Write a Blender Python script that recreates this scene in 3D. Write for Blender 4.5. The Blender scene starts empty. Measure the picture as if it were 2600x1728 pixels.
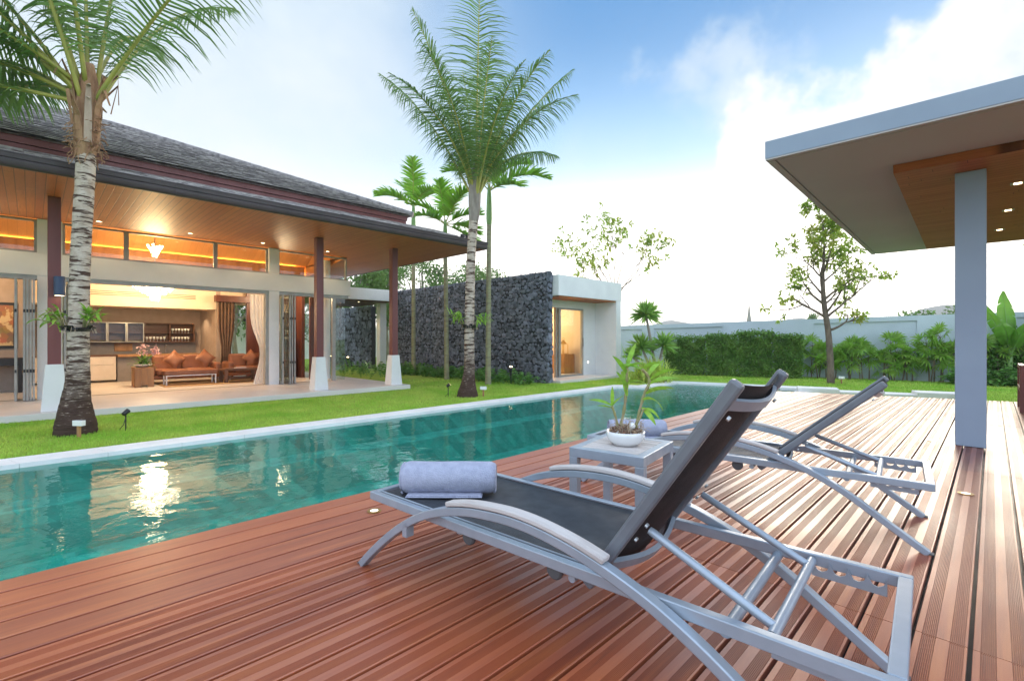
import bpy, bmesh, math, random
from mathutils import Vector, Matrix, Euler
R = math.radians
sc = bpy.context.scene
COL = sc.collection
rnd = random.Random(7)

# ---------------------------------------------------------------- camera
cam = bpy.data.cameras.new('camera')
cam.sensor_width = 36.0
cam.lens = 1220.0 / 2600.0 * 36.0
cam.shift_y = -4.0 / 2600.0
cam.clip_start = 0.05
cam.clip_end = 6000
camo = bpy.data.objects.new('camera', cam)
COL.objects.link(camo)
camo.location = (0, 0, 1.12)
camo.rotation_euler = (R(90), 0, R(45))
sc.camera = camo

# ---------------------------------------------------------------- render / view
sc.render.engine = 'CYCLES'
sc.cycles.use_denoising = True
sc.cycles.max_bounces = 8
sc.cycles.transparent_max_bounces = 16
sc.cycles.sample_clamp_indirect = 6.0
sc.cycles.blur_glossy = 0.5
sc.view_settings.view_transform = 'Standard'
sc.view_settings.look = 'None'
sc.view_settings.exposure = 0.92
sc.view_settings.gamma = 1.0

# ---------------------------------------------------------------- node helpers
class NT:
    def __init__(s, nt): s.nt = nt
    def n(s, typ, ins=None, **props):
        nd = s.nt.nodes.new(typ)
        for k, v in props.items(): setattr(nd, k, v)
        for k, v in (ins or {}).items(): s.put(nd.inputs[k], v)
        return nd
    def put(s, sock, v):
        if isinstance(v, bpy.types.NodeSocket): s.nt.links.new(v, sock)
        else: sock.default_value = v
    def m(s, op, a, b=0.0, c=None, clamp=False):
        nd = s.nt.nodes.new('ShaderNodeMath'); nd.operation = op; nd.use_clamp = clamp
        s.put(nd.inputs[0], a); s.put(nd.inputs[1], b)
        if c is not None: s.put(nd.inputs[2], c)
        return nd.outputs[0]
    def ss(s, x, a, b):
        nd = s.n('ShaderNodeMapRange', {'Value': x, 'From Min': a, 'From Max': b}, interpolation_type='SMOOTHSTEP')
        return nd.outputs[0]
    def lin(s, x, a, b, c=0.0, d=1.0):
        return s.n('ShaderNodeMapRange', {'Value': x, 'From Min': a, 'From Max': b, 'To Min': c, 'To Max': d}).outputs[0]
    def mix(s, f, a, b, mode='MIX'):
        nd = s.n('ShaderNodeMix', data_type='RGBA', blend_type=mode)
        s.put(nd.inputs[0], f)
        for i, v in ((6, a), (7, b)):
            if isinstance(v, tuple) and len(v) == 3: v = v + (1.0,)
            s.put(nd.inputs[i], v)
        return nd.outputs[2]
    def noise(s, vec, scale, detail=4.0, rough=0.55, dist=0.0):
        return s.n('ShaderNodeTexNoise', {'Vector': vec, 'Scale': scale, 'Detail': detail, 'Roughness': rough, 'Distortion': dist}).outputs['Fac']

SUN_EL, SUN_AZ = 16.0, -6.0        # azimuth from +Y towards +X
# ---------------------------------------------------------------- world: sky with clouds
w = bpy.data.worlds.new('World'); sc.world = w; w.use_nodes = True
w.node_tree.nodes.clear(); T = NT(w.node_tree)
vec = T.n('ShaderNodeTexCoord').outputs['Generated']
sp = T.n('ShaderNodeSeparateXYZ', {0: vec})
az = T.m('ARCTAN2', sp.outputs[0], sp.outputs[1])
el = T.m('ARCSINE', sp.outputs[2])
sky = T.n('ShaderNodeTexSky', sky_type='NISHITA', sun_disc=False, sun_elevation=R(SUN_EL), sun_rotation=R(SUN_AZ), altitude=0.0, air_density=1.0, dust_density=0.6, ozone_density=2.0)
base = T.mix(1.0, sky.outputs[0], (0.115, 0.105, 0.092), 'MULTIPLY')
# fair-weather blue deepening upwards
blue = T.mix(T.ss(el, 0.12, 0.62), (0.50, 0.72, 0.92), (0.060, 0.195, 0.41))
base = T.mix(0.92, base, blue)
vecO = T.n('ShaderNodeMapping', {'Vector': vec, 'Location': (0.35, 0.21, 0.2)}).outputs[0]
n1 = T.noise(vecO, 4.2, 10.0, 0.56)
n2 = T.noise(vec, 2.2, 6.0, 0.6, 0.4)
n3 = T.noise(vec, 13.0, 8.0, 0.6)
vo = T.n('ShaderNodeTexVoronoi', {'Vector': vec, 'Scale': 9.0, 'Smoothness': 0.35}, feature='SMOOTH_F1').outputs['Distance']
vo2 = T.n('ShaderNodeTexVoronoi', {'Vector': vec, 'Scale': 24.0, 'Smoothness': 0.3}, feature='SMOOTH_F1').outputs['Distance']
billow = T.m('SUBTRACT', T.m('MULTIPLY', n1, 0.40), T.m('ADD', T.m('MULTIPLY', vo, 0.02), T.m('ADD', 0.15, T.m('MULTIPLY', vo2, 0.05))))
edge = T.m('ADD', T.m('MULTIPLY', T.ss(az, -0.50, -0.33), 0.36), T.m('MULTIPLY', T.ss(az, -0.28, 0.05), 0.12))
edge = T.m('ADD', T.m('ADD', edge, billow), 0.02)
dist = T.m('SUBTRACT', edge, el)
cum = T.ss(T.m('ADD', dist, T.m('MULTIPLY', T.m('SUBTRACT', n3, 0.5), 0.10)), -0.008, 0.05)
shade = T.ss(T.m('ADD', T.m('MULTIPLY', dist, -1.0), T.m('ADD', T.m('MULTIPLY', n3, 0.75), T.m('MULTIPLY', n1, 0.45))), 0.22, 0.58)
cumc = T.mix(shade, (0.36, 0.43, 0.51), (0.57, 0.585, 0.59))
# thin bright veil in the left half of the view and towards the horizon
veil = T.m('MULTIPLY', T.ss(az, -0.62, -1.30), T.lin(n2, 0.32, 0.68, 0.55, 1.15))
wis = T.m('MULTIPLY', T.ss(T.m('ADD', n1, T.m('MULTIPLY', n2, 0.7)), 0.96, 1.16), 0.6)
hz = T.ss(T.m('ADD', el, T.m('MULTIPLY', T.m('SUBTRACT', n2, 0.5), 0.25)), 0.46, 0.08)
v = T.m('MAXIMUM', T.m('MAXIMUM', veil, wis), hz)
veilc = T.mix(T.ss(el, 0.75, 0.2), (0.43, 0.505, 0.555), (0.535, 0.55, 0.555))
c = T.mix(v, base, veilc)
c = T.mix(cum, c, cumc)
# warm glow round the low sun
gl = T.m('MULTIPLY', T.ss(T.m('ABSOLUTE', T.m('SUBTRACT', az, R(SUN_AZ))), 1.5, 0.45), T.ss(el, 0.36, 0.06))
c = T.mix(T.m('MULTIPLY', gl, 0.9), c, (1.9, 1.76, 1.60))
# added fill light: unseen sky overhead and behind the camera made brighter, bluer
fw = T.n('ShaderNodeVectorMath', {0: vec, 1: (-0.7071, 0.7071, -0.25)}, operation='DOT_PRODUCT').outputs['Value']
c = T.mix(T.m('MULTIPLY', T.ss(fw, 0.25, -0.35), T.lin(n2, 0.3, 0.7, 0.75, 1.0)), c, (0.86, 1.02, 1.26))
# ground half of the sphere
c = T.mix(T.ss(el, 0.0, -0.05), c, (0.35, 0.36, 0.33))
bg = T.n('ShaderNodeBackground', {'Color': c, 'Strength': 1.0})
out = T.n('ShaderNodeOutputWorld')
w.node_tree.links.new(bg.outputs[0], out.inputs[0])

# ---------------------------------------------------------------- sun
sl = bpy.data.lights.new('sun', 'SUN'); sl.energy = 1.4; sl.angle = R(26.0); sl.color = (1.0, 0.86, 0.68)
so = bpy.data.objects.new('sun', sl); COL.objects.link(so)
sd = Vector((math.sin(R(SUN_AZ)) * math.cos(R(SUN_EL)), math.cos(R(SUN_AZ)) * math.cos(R(SUN_EL)), math.sin(R(SUN_EL))))
so.rotation_euler = sd.to_track_quat('Z', 'Y').to_euler()
so.location = sd * 60

# ---------------------------------------------------------------- material helpers
MATS = {}
def mat(name, col, col2=None, rough=0.5, metal=0.0, scale=6.0, stretch=(1, 1, 1), amt=1.0, bump=0.0, bscale=None, island=0.0,
        coat=0.0, spec=0.5, emit=None, estr=0.0, trans=0.0, sub=None, detail=5.0):
    m = bpy.data.materials.new(name); m.use_nodes = True
    m.node_tree.nodes.clear(); T = NT(m.node_tree)
    o = T.n('ShaderNodeOutputMaterial')
    oc = T.n('ShaderNodeTexCoord').outputs['Object']
    mp = T.n('ShaderNodeMapping', {'Vector': oc, 'Scale': stretch}).outputs[0]
    n = T.noise(mp, scale, detail)
    c2 = col2 or tuple(x * 0.75 for x in col)
    cc = T.mix(T.m('MULTIPLY', T.ss(n, 0.3, 0.7), amt), col, c2)
    if island:
        ri = T.n('ShaderNodeNewGeometry').outputs['Random Per Island']
        hsv = T.n('ShaderNodeHueSaturation', {'Color': cc, 'Value': T.lin(ri, 0, 1, 1 - island, 1 + island), 'Hue': T.lin(ri, 0, 1, 0.5 - island * 0.03, 0.5 + island * 0.03)})
        cc = hsv.outputs[0]
    b = T.n('ShaderNodeBsdfPrincipled', {'Base Color': cc, 'Metallic': metal, 'Specular IOR Level': spec, 'Coat Weight': coat, 'Coat Roughness': 0.2})
    T.put(b.inputs['Roughness'], T.lin(n, 0.3, 0.7, max(0, rough - 0.06), min(1, rough + 0.06)))
    if emit:
        b.inputs['Emission Color'].default_value = emit + (1.0,); b.inputs['Emission Strength'].default_value = estr
    if bump:
        bn = T.noise(mp, bscale or scale * 6, 4.0)
        bu = T.n('ShaderNodeBump', {'Height': bn, 'Strength': bump, 'Distance': 0.02})
        T.put(b.inputs['Normal'], bu.outputs[0])
    sh = b.outputs[0]
    if trans:
        t = T.n('ShaderNodeBsdfTranslucent', {'Color': T.mix(0.5, cc, tuple(min(1, x * 1.6) for x in col))})
        sh = T.n('ShaderNodeMixShader', {0: trans, 1: sh, 2: t.outputs[0]}).outputs[0]
    T.put(o.inputs[0], sh)
    MATS[name] = m
    return m

def schlick(T, normal, f0):
    g = T.n('ShaderNodeNewGeometry')
    d = T.n('ShaderNodeVectorMath', {0: normal or g.outputs['Normal'], 1: g.outputs['Incoming']}, operation='DOT_PRODUCT').outputs['Value']
    c = T.m('SUBTRACT', 1.0, T.m('ABSOLUTE', d), clamp=True)
    return T.m('ADD', f0, T.m('MULTIPLY', 1.0 - f0, T.m('POWER', c, 5.0)), clamp=True)

def glass_mat(name, tint=(0.95, 0.98, 0.97), ior=1.45, rough=0.0, bump=0.0):
    m = bpy.data.materials.new(name); m.use_nodes = True; m.node_tree.nodes.clear(); T = NT(m.node_tree)
    o = T.n('ShaderNodeOutputMaterial')
    tr = T.n('ShaderNodeBsdfTransparent', {'Color': tint + (1,)})
    gl = T.n('ShaderNodeBsdfGlossy', {'Roughness': rough})
    T.put(o.inputs[0], T.n('ShaderNodeMixShader', {0: schlick(T, None, 0.045), 1: tr.outputs[0], 2: gl.outputs[0]}).outputs[0])
    return m

def plank_mat(name, cols, axis, pitch, rough=0.35, gap=0.02, lengthp=1.6, coat=0.0, spec=0.5):
    """varnished boards: axis = direction the boards run (0 x, 1 y, 2 z); across = the other horizontal axis"""
    m = bpy.data.materials.new(name); m.use_nodes = True; m.node_tree.nodes.clear(); T = NT(m.node_tree)
    o = T.n('ShaderNodeOutputMaterial')
    oc = T.n('ShaderNodeTexCoord').outputs['Object']
    s = T.n('ShaderNodeSeparateXYZ', {0: oc})
    along, across = s.outputs[axis[0]], s.outputs[axis[1]]
    u = T.m('DIVIDE', across, pitch)
    idx = T.m('FLOOR', u); fr = T.m('FRACT', u)
    rn = T.n('ShaderNodeTexWhiteNoise', {'W': idx}, noise_dimensions='1D').outputs[0]
    v = T.m('ADD', T.m('DIVIDE', along, lengthp), T.m('MULTIPLY', rn, 7.3))
    vi = T.m('FLOOR', v)
    cb = T.n('ShaderNodeCombineXYZ', {0: idx, 1: vi, 2: 3.7})
    rv = T.n('ShaderNodeTexWhiteNoise', {'Vector': cb.outputs[0]}, noise_dimensions='3D').outputs[0]
    st = [1.0, 1.0, 1.0]; st[axis[0]] = 0.06
    gv = T.n('ShaderNodeVectorMath', {0: T.n('ShaderNodeMapping', {'Vector': oc, 'Scale': st}).outputs[0], 1: T.n('ShaderNodeCombineXYZ', {0: rv, 1: rv, 2: rv}).outputs[0]}, operation='ADD').outputs[0]
    g = T.noise(gv, 38.0, 5.0, 0.65)
    c = T.mix(rv, cols[0], cols[1])
    c = T.mix(T.m('MULTIPLY', T.ss(g, 0.35, 0.75), 0.55), c, cols[2])
    line = T.m('MINIMUM', T.m('MINIMUM', fr, T.m('SUBTRACT', 1.0, fr)), T.m('MULTIPLY', T.m('MINIMUM', T.m('FRACT', v), T.m('SUBTRACT', 1.0, T.m('FRACT', v))), lengthp / pitch))
    lm = T.ss(line, gap, gap * 0.3)
    c = T.mix(T.m('MULTIPLY', lm, 0.75), c, (0.02, 0.008, 0.004))
    b = T.n('ShaderNodeBsdfPrincipled', {'Base Color': c, 'Roughness': rough, 'Coat Weight': coat, 'Coat Roughness': 0.15, 'Specular IOR Level': spec})
    bu = T.n('ShaderNodeBump', {'Height': T.m('SUBTRACT', T.m('MULTIPLY', g, 0.15), lm), 'Strength': 0.35, 'Distance': 0.004})
    T.put(b.inputs['Normal'], bu.outputs[0])
    T.put(o.inputs[0], b.outputs[0])
    return m

def emit_mat(name, col, s):
    m = bpy.data.materials.new(name); m.use_nodes = True; m.node_tree.nodes.clear(); T = NT(m.node_tree)
    T.put(T.n('ShaderNodeOutputMaterial').inputs[0], T.n('ShaderNodeEmission', {'Color': col + (1,), 'Strength': s}).outputs[0])
    return m

# ---------------------------------------------------------------- mesh builder
ORG = {}
class MB:
    def __init__(s): s.v = []; s.f = []
    def add(s, vs, fs):
        o = len(s.v); s.v.extend([tuple(x) for x in vs]); s.f.extend([tuple(i + o for i in f) for f in fs]); return s
    def box(s, a, b):
        x0, y0, z0 = a; x1, y1, z1 = b
        if x0 > x1: x0, x1 = x1, x0
        if y0 > y1: y0, y1 = y1, y0
        if z0 > z1: z0, z1 = z1, z0
        return s.add([(x0,y0,z0),(x1,y0,z0),(x1,y1,z0),(x0,y1,z0),(x0,y0,z1),(x1,y0,z1),(x1,y1,z1),(x0,y1,z1)],
                     [(3,2,1,0),(4,5,6,7),(0,1,5,4),(1,2,6,5),(2,3,7,6),(3,0,4,7)])
    def bar(s, p, q, wd, ht, up=(0, 0, 1)):
        p = Vector(p); q = Vector(q); d = (q - p).normalized(); u = Vector(up)
        sd = d.cross(u).normalized(); u = sd.cross(d).normalized()
        vs = []
        for c in (p, q):
            for a, b in ((-1,-1),(1,-1),(1,1),(-1,1)): vs.append(c + sd * (a * wd / 2) + u * (b * ht / 2))
        return s.add(vs, [(3,2,1,0),(4,5,6,7),(0,1,5,4),(1,2,6,5),(2,3,7,6),(3,0,4,7)])
    def tube(s, pts, rad, n=8, cap=True):
        pts = [Vector(p) for p in pts]; k = len(pts)
        if not hasattr(rad, '__len__'): rad = [rad] * k
        vs = []; fs = []; u = None
        for i, p in enumerate(pts):
            d = (pts[min(i + 1, k - 1)] - pts[max(i - 1, 0)]).normalized()
            if u is None: u = d.orthogonal().normalized()
            u = (u - d * u.dot(d))
            u = u.normalized() if u.length > 1e-6 else d.orthogonal().normalized()
            w_ = d.cross(u)
            for j in range(n):
                a = 2 * math.pi * j / n
                vs.append(p + (u * math.cos(a) + w_ * math.sin(a)) * rad[i])
        for i in range(k - 1):
            for j in range(n):
                fs.append((i*n + j, i*n + (j+1) % n, (i+1)*n + (j+1) % n, (i+1)*n + j))
        if cap: fs += [tuple(range(n - 1, -1, -1)), tuple((k-1)*n + j for j in range(n))]
        return s.add(vs, fs)
    def prof(s, pts, side, w0, w1):
        """closed outline pts extruded along vector side from w0 to w1"""
        side = Vector(side); n = len(pts)
        vs = [Vector(p) + side * w0 for p in pts] + [Vector(p) + side * w1 for p in pts]
        fs = [tuple(range(n - 1, -1, -1)), tuple(range(n, 2 * n))] + [(i, (i+1) % n, n + (i+1) % n, n + i) for i in range(n)]
        return s.add(vs, fs)
    def strip(s, ring_a, ring_b):
        n = len(ring_a)
        return s.add(list(ring_a) + list(ring_b), [(i, i+1, n+i+1, n+i) for i in range(n-1)])
    def lathe(s, prof, c=(0,0,0), n=24, cap=True):
        vs = []; fs = []; k = len(prof)
        for r, z in prof:
            for j in range(n):
                a = 2*math.pi*j/n; vs.append((c[0]+r*math.cos(a), c[1]+r*math.sin(a), c[2]+z))
        for i in range(k-1):
            for j in range(n): fs.append((i*n+j, i*n+(j+1)%n, (i+1)*n+(j+1)%n, (i+1)*n+j))
        if cap: fs += [tuple(range(n-1,-1,-1)), tuple((k-1)*n+j for j in range(n))]
        return s.add(vs, fs)
    def quad(s, a, b, c, d): return s.add([a, b, c, d], [(0, 1, 2, 3)])
    def build(s, name, m, parent=None, smooth=False, bevel=0.0, fix=False):
        me = bpy.data.meshes.new(name)
        off = ORG.get(parent.name, Vector((0,0,0))) if parent else Vector((0,0,0))
        me.from_pydata([(a[0]-off[0], a[1]-off[1], a[2]-off[2]) for a in s.v], [], s.f)
        if fix:
            bm = bmesh.new(); bm.from_mesh(me); bmesh.ops.recalc_face_normals(bm, faces=bm.faces); bm.to_mesh(me); bm.free()
        if smooth:
            me.polygons.foreach_set('use_smooth', [True] * len(me.polygons))
            if smooth != 'full':
                me.set_sharp_from_angle(angle=R(smooth if smooth is not True else 40))
        me.materials.append(m)
        o = bpy.data.objects.new(name, me); COL.objects.link(o)
        if parent: o.parent = parent; ORG[o.name] = off
        if bevel:
            b = o.modifiers.new('bevel', 'BEVEL'); b.width = bevel; b.segments = 2; b.limit_method = 'ANGLE'; b.angle_limit = R(40)
        return o

def thing(name, label, cat, loc=(0,0,0), group=None, rz=0.0, kind=None):
    """Empty at the thing's base; children are built in world coordinates (rz == 0) or local ones (loc set later)"""
    o = bpy.data.objects.new(name, None); COL.objects.link(o); o.empty_display_size = 0.1
    o.location = loc; o.rotation_euler = (0, 0, rz); ORG[o.name] = Vector(loc)
    return tag(o, label, cat, group, kind)
def tag(o, label=None, cat=None, group=None, kind=None):
    if label: o['label'] = label
    if cat: o['category'] = cat
    if group: o['group'] = group
    if kind: o['kind'] = kind
    return o
def kids(o): return [c for c in bpy.data.objects if c.parent == o]
def copy_tree(o, parent=None):
    c = o.copy(); COL.objects.link(c)
    if parent: c.parent = parent
    for ch in kids(o): copy_tree(ch, c)
    return c
# ================================================================ materials
M = {}
M['lawn'] = mat('lawn_soil', (0.24, 0.38, 0.05), (0.34, 0.44, 0.075), rough=0.95, scale=0.9, bump=0.6, bscale=60, spec=0.1)
M['grass'] = mat('grass_blade', (0.26, 0.50, 0.055), (0.52, 0.62, 0.13), rough=0.6, scale=1.3, island=0.25, trans=0.35, spec=0.2)
M['white'] = mat('white_render', (0.78, 0.78, 0.76), (0.70, 0.70, 0.69), rough=0.85, scale=1.3, bump=0.08, bscale=40, spec=0.2)
M['coping'] = mat('pale_stone_coping', (0.80, 0.79, 0.76), (0.70, 0.69, 0.67), rough=0.7, scale=2.5, bump=0.1, spec=0.3)
M['floor'] = mat('pale_terrace_tile', (0.70, 0.67, 0.63), (0.62, 0.59, 0.55), rough=0.35, scale=0.8, spec=0.4)
M['bluewall'] = mat('painted_garden_wall', (0.54, 0.615, 0.665), (0.47, 0.545, 0.595), rough=0.85, scale=0.9, bump=0.1, bscale=30, spec=0.2)
M['alu'] = mat('painted_aluminium', (0.36, 0.41, 0.47), (0.31, 0.36, 0.42), rough=0.34, metal=0.35, scale=9, spec=0.6)
M['doorframe'] = mat('door_aluminium', (0.36, 0.36, 0.33), (0.30, 0.30, 0.28), rough=0.4, metal=0.3, scale=5)
M['maroon'] = mat('maroon_painted_timber', (0.19, 0.055, 0.052), (0.15, 0.042, 0.040), rough=0.45, scale=4, stretch=(1,1,0.1))
M['gutter'] = mat('dark_gutter', (0.060, 0.042, 0.046), (0.042, 0.030, 0.033), rough=0.38, scale=3)
M['soffit'] = plank_mat('soffit_boards', [(0.42,0.115,0.024),(0.50,0.165,0.040),(0.30,0.075,0.015)], (0, 1), 0.115, rough=0.45, gap=0.06, lengthp=2.2)
M['soffit_red'] = plank_mat('canopy_boards', [(0.36,0.115,0.042),(0.44,0.16,0.065),(0.25,0.07,0.028)], (0, 1), 0.10, spec=0.15, rough=0.5, gap=0.04, lengthp=2.0)
M['warmwood'] = mat('warm_timber', (0.36, 0.15, 0.055), (0.24, 0.09, 0.03), rough=0.4, scale=7, stretch=(1, 1, 0.12))
M['darkwood'] = mat('dark_red_timber', (0.12, 0.035, 0.018), (0.08, 0.022, 0.012), rough=0.4, scale=6, stretch=(1, 1, 0.12))
M['black'] = mat('black_paint', (0.012, 0.012, 0.014), rough=0.4)
M['glass'] = glass_mat('window_glass', (0.93, 0.97, 0.95))
M['cream'] = mat('cream_plaster', (0.72, 0.60, 0.46), (0.66, 0.54, 0.41), rough=0.8, scale=1.2)
M['lamp'] = emit_mat('lamp_glow', (1.0, 0.78, 0.45), 6.0)

# tiles of the pool
def pool_tiles():
    m = bpy.data.materials.new('green_stone_pool_tiles'); m.use_nodes = True; m.node_tree.nodes.clear(); T = NT(m.node_tree)
    oc = T.n('ShaderNodeTexCoord').outputs['Object']
    s = T.n('ShaderNodeSeparateXYZ', {0: oc})
    h = T.n('ShaderNodeCombineXYZ', {0: T.m('ADD', s.outputs[1], s.outputs[2]), 1: T.m('ADD', s.outputs[0], T.m('MULTIPLY', s.outputs[2], 0.5)), 2: 0.0})
    br = T.n('ShaderNodeTexBrick', {'Vector': h.outputs[0], 'Color1': (0.012, 0.30, 0.255, 1), 'Color2': (0.06, 0.50, 0.42, 1), 'Mortar': (0.04, 0.36, 0.31, 1), 'Scale': 1.0, 'Mortar Size': 0.004, 'Brick Width': 0.15, 'Row Height': 0.15, 'Bias': -0.1})
    n = T.noise(oc, 5.0, 5.0)
    c = T.mix(T.m('MULTIPLY', T.ss(n, 0.4, 0.72), 0.65), br.outputs[0], (0.015, 0.29, 0.25))
    b = T.n('ShaderNodeBsdfPrincipled', {'Base Color': c, 'Roughness': 0.5})
    T.put(T.n('ShaderNodeOutputMaterial').inputs[0], b.outputs[0])
    return m
M['pool'] = pool_tiles()
def water_mat():
    m = bpy.data.materials.new('pool_water'); m.use_nodes = True; m.node_tree.nodes.clear(); T = NT(m.node_tree)
    oc = T.n('ShaderNodeTexCoord').outputs['Object']
    s = T.n('ShaderNodeSeparateXYZ', {0: oc})
    n1 = T.noise(T.n('ShaderNodeMapping', {'Vector': oc, 'Scale': (1.0, 0.75, 1)}).outputs[0], 3.2, 3.0, 0.5, 0.6)
    n2 = T.noise(oc, 11.0, 2.0, 0.5, 0.5)
    far = T.ss(s.outputs[1], 8.5, 13.0)          # the fountain end is livelier
    hgt = T.m('ADD', T.m('MULTIPLY', n1, 0.8), T.m('MULTIPLY', n2, T.m('ADD', 0.10, T.m('MULTIPLY', far, 2.0))))
    bu = T.n('ShaderNodeBump', {'Height': hgt, 'Strength': 0.17, 'Distance': 0.05})
    tr = T.n('ShaderNodeBsdfTransparent', {'Color': (0.62, 0.95, 0.90, 1)})
    gl = T.n('ShaderNodeBsdfGlossy', {'Roughness': 0.0, 'Normal': bu.outputs[0]})
    T.put(T.n('ShaderNodeOutputMaterial').inputs[0], T.n('ShaderNodeMixShader', {0: schlick(T, bu.outputs[0], 0.025), 1: tr.outputs[0], 2: gl.outputs[0]}).outputs[0])
    return m
M['water'] = water_mat()
def deck_mat():
    m = bpy.data.materials.new('oiled_deck_boards'); m.use_nodes = True; m.node_tree.nodes.clear(); T = NT(m.node_tree)
    oc = T.n('ShaderNodeTexCoord').outputs['Object']
    geo = T.n('ShaderNodeNewGeometry')
    ri = geo.outputs['Random Per Island']
    off = T.n('ShaderNodeVectorMath', {0: T.n('ShaderNodeMapping', {'Vector': oc, 'Scale': (1.0, 0.05, 1.0)}).outputs[0], 1: T.n('ShaderNodeCombineXYZ', {0: T.m('MULTIPLY', ri, 9.0), 1: ri, 2: ri}).outputs[0]}, operation='ADD').outputs[0]
    g = T.noise(off, 26.0, 6.0, 0.65, 0.3)
    g2 = T.noise(oc, 1.4, 4.0)
    c = T.mix(ri, (0.27, 0.054, 0.020), (0.41, 0.098, 0.036))
    c = T.mix(T.m('MULTIPLY', T.ss(g, 0.42, 0.75), 0.8), c, (0.50, 0.150, 0.045))
    c = T.mix(T.m('MULTIPLY', T.ss(g, 0.45, 0.25), 0.7), c, (0.15, 0.034, 0.018))
    c = T.mix(T.m('MULTIPLY', T.ss(g2, 0.5, 0.75), 0.2), c, (0.36, 0.15, 0.09))
    b = T.n('ShaderNodeBsdfPrincipled', {'Base Color': c, 'Roughness': T.lin(g2, 0.3, 0.7, 0.34, 0.46), 'Specular IOR Level': 1.0, 'Coat Weight': 0.35, 'Coat Roughness': 0.3, 'Sheen Weight': 0.06, 'Sheen Roughness': 0.45, 'Sheen Tint': (1.0, 0.92, 0.85, 1)})
    bu = T.n('ShaderNodeBump', {'Height': g, 'Strength': 0.06, 'Distance': 0.003})
    T.put(b.inputs['Normal'], bu.outputs[0])
    T.put(T.n('ShaderNodeOutputMaterial').inputs[0], b.outputs[0])
    return m
M['deck'] = deck_mat()

# ================================================================ ground, pool, deck
LAWN = -0.24
pool_in = [(-7.45,-6.0), (-7.45,11.72), (-6.82,12.1), (-6.9,14.1), (-3.75,15.05), (-3.27,11.3), (-3.27,-6.0)]
pool_out = [(-7.87,-6.4), (-7.87,12.15), (-7.30,12.5), (-7.35,14.55), (-3.45,15.55), (-2.9,12.0), (-2.9,-6.4)]
bm = bmesh.new()
def loop(pts, z): 
    vs = [bm.verts.new((x, y, z)) for x, y in pts]
    return [bm.edges.new((vs[i], vs[(i+1) % len(vs)])) for i in range(len(vs))]
ed = loop([(-900,-600),(900,-600),(900,1500),(-900,1500)], LAWN) + loop(pool_out, LAWN)
bmesh.ops.triangle_fill(bm, edges=ed, use_beauty=True)
bmesh.ops.recalc_face_normals(bm, faces=bm.faces)
for f in bm.faces:
    if f.normal.z < 0: f.normal_flip()
me = bpy.data.meshes.new('lawn'); bm.to_mesh(me); bm.free(); me.materials.append(M['lawn'])
lawn = bpy.data.objects.new('lawn', me); COL.objects.link(lawn)
tag(lawn, 'mown green lawn round the pool and villa', 'lawn', kind='structure')

b = MB(); n = len(pool_in); zt = LAWN + 0.012
for i in range(n):
    if i in (5,): continue
    j = (i+1) % n
    for q in range(24 if i == 0 else 4):
      nq = 24 if i == 0 else 4; g_ = .0022 if i == 0 else .0022
      t0, t1 = q/nq, (q+1)/nq
      lp = lambda P, Q, t: (P[0]+(Q[0]-P[0])*t, P[1]+(Q[1]-P[1])*t)
      ln = math.hypot(pool_in[j][0]-pool_in[i][0], pool_in[j][1]-pool_in[i][1]); e0 = 0 if q == 0 else g_/ln; e1 = 0 if q == nq-1 else g_/ln
      A, B, C_, D_ = lp(pool_out[i], pool_out[j], t0+e0), lp(pool_out[i], pool_out[j], t1-e1), lp(pool_in[i], pool_in[j], t1-e1), lp(pool_in[i], pool_in[j], t0+e0)
      b.add([(A[0],A[1],zt),(B[0],B[1],zt),(C_[0],C_[1],zt),(D_[0],D_[1],zt),(A[0],A[1],zt-.05),(B[0],B[1],zt-.05),(C_[0],C_[1],zt-.05),(D_[0],D_[1],zt-.05)],
          [(0,1,2,3),(4,5,1,0),(2,6,7,3),(0,3,7,4),(1,5,6,2)])
co = b.build('pool_coping', M['coping'], fix=True)
tag(co, 'pale stone coping round the swimming pool', 'pool edge', kind='structure')
b = MB()
zf = -1.15
b.add([(x, y, zf) for x, y in pool_in], [tuple(range(n-1,-1,-1))])
for i in range(n):
    j = (i+1) % n; A, B = pool_in[i], pool_in[j]
    b.quad((A[0],A[1],zf),(B[0],B[1],zf),(B[0],B[1],zt-.052),(A[0],A[1],zt-.052))
# bench step along the house side
b.box((-7.44,-5.9,zf+.003),(-6.95,11.5,-0.62))
po = b.build('pool_basin', M['pool'])
tag(po, 'green stone tiled basin of the swimming pool', 'pool', kind='structure')
b = MB(); zw = LAWN - 0.036
nx, ny = 1, 1
b.add([(x, y, zw) for x, y in pool_in], [tuple(range(n-1,-1,-1))])
wa = b.build('pool_water', M['water'], fix=True)
for p in wa.data.polygons:
    if p.normal.z < 0: p.flip()
tag(wa, 'clear turquoise water of the swimming pool', 'water', kind='structure')

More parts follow.
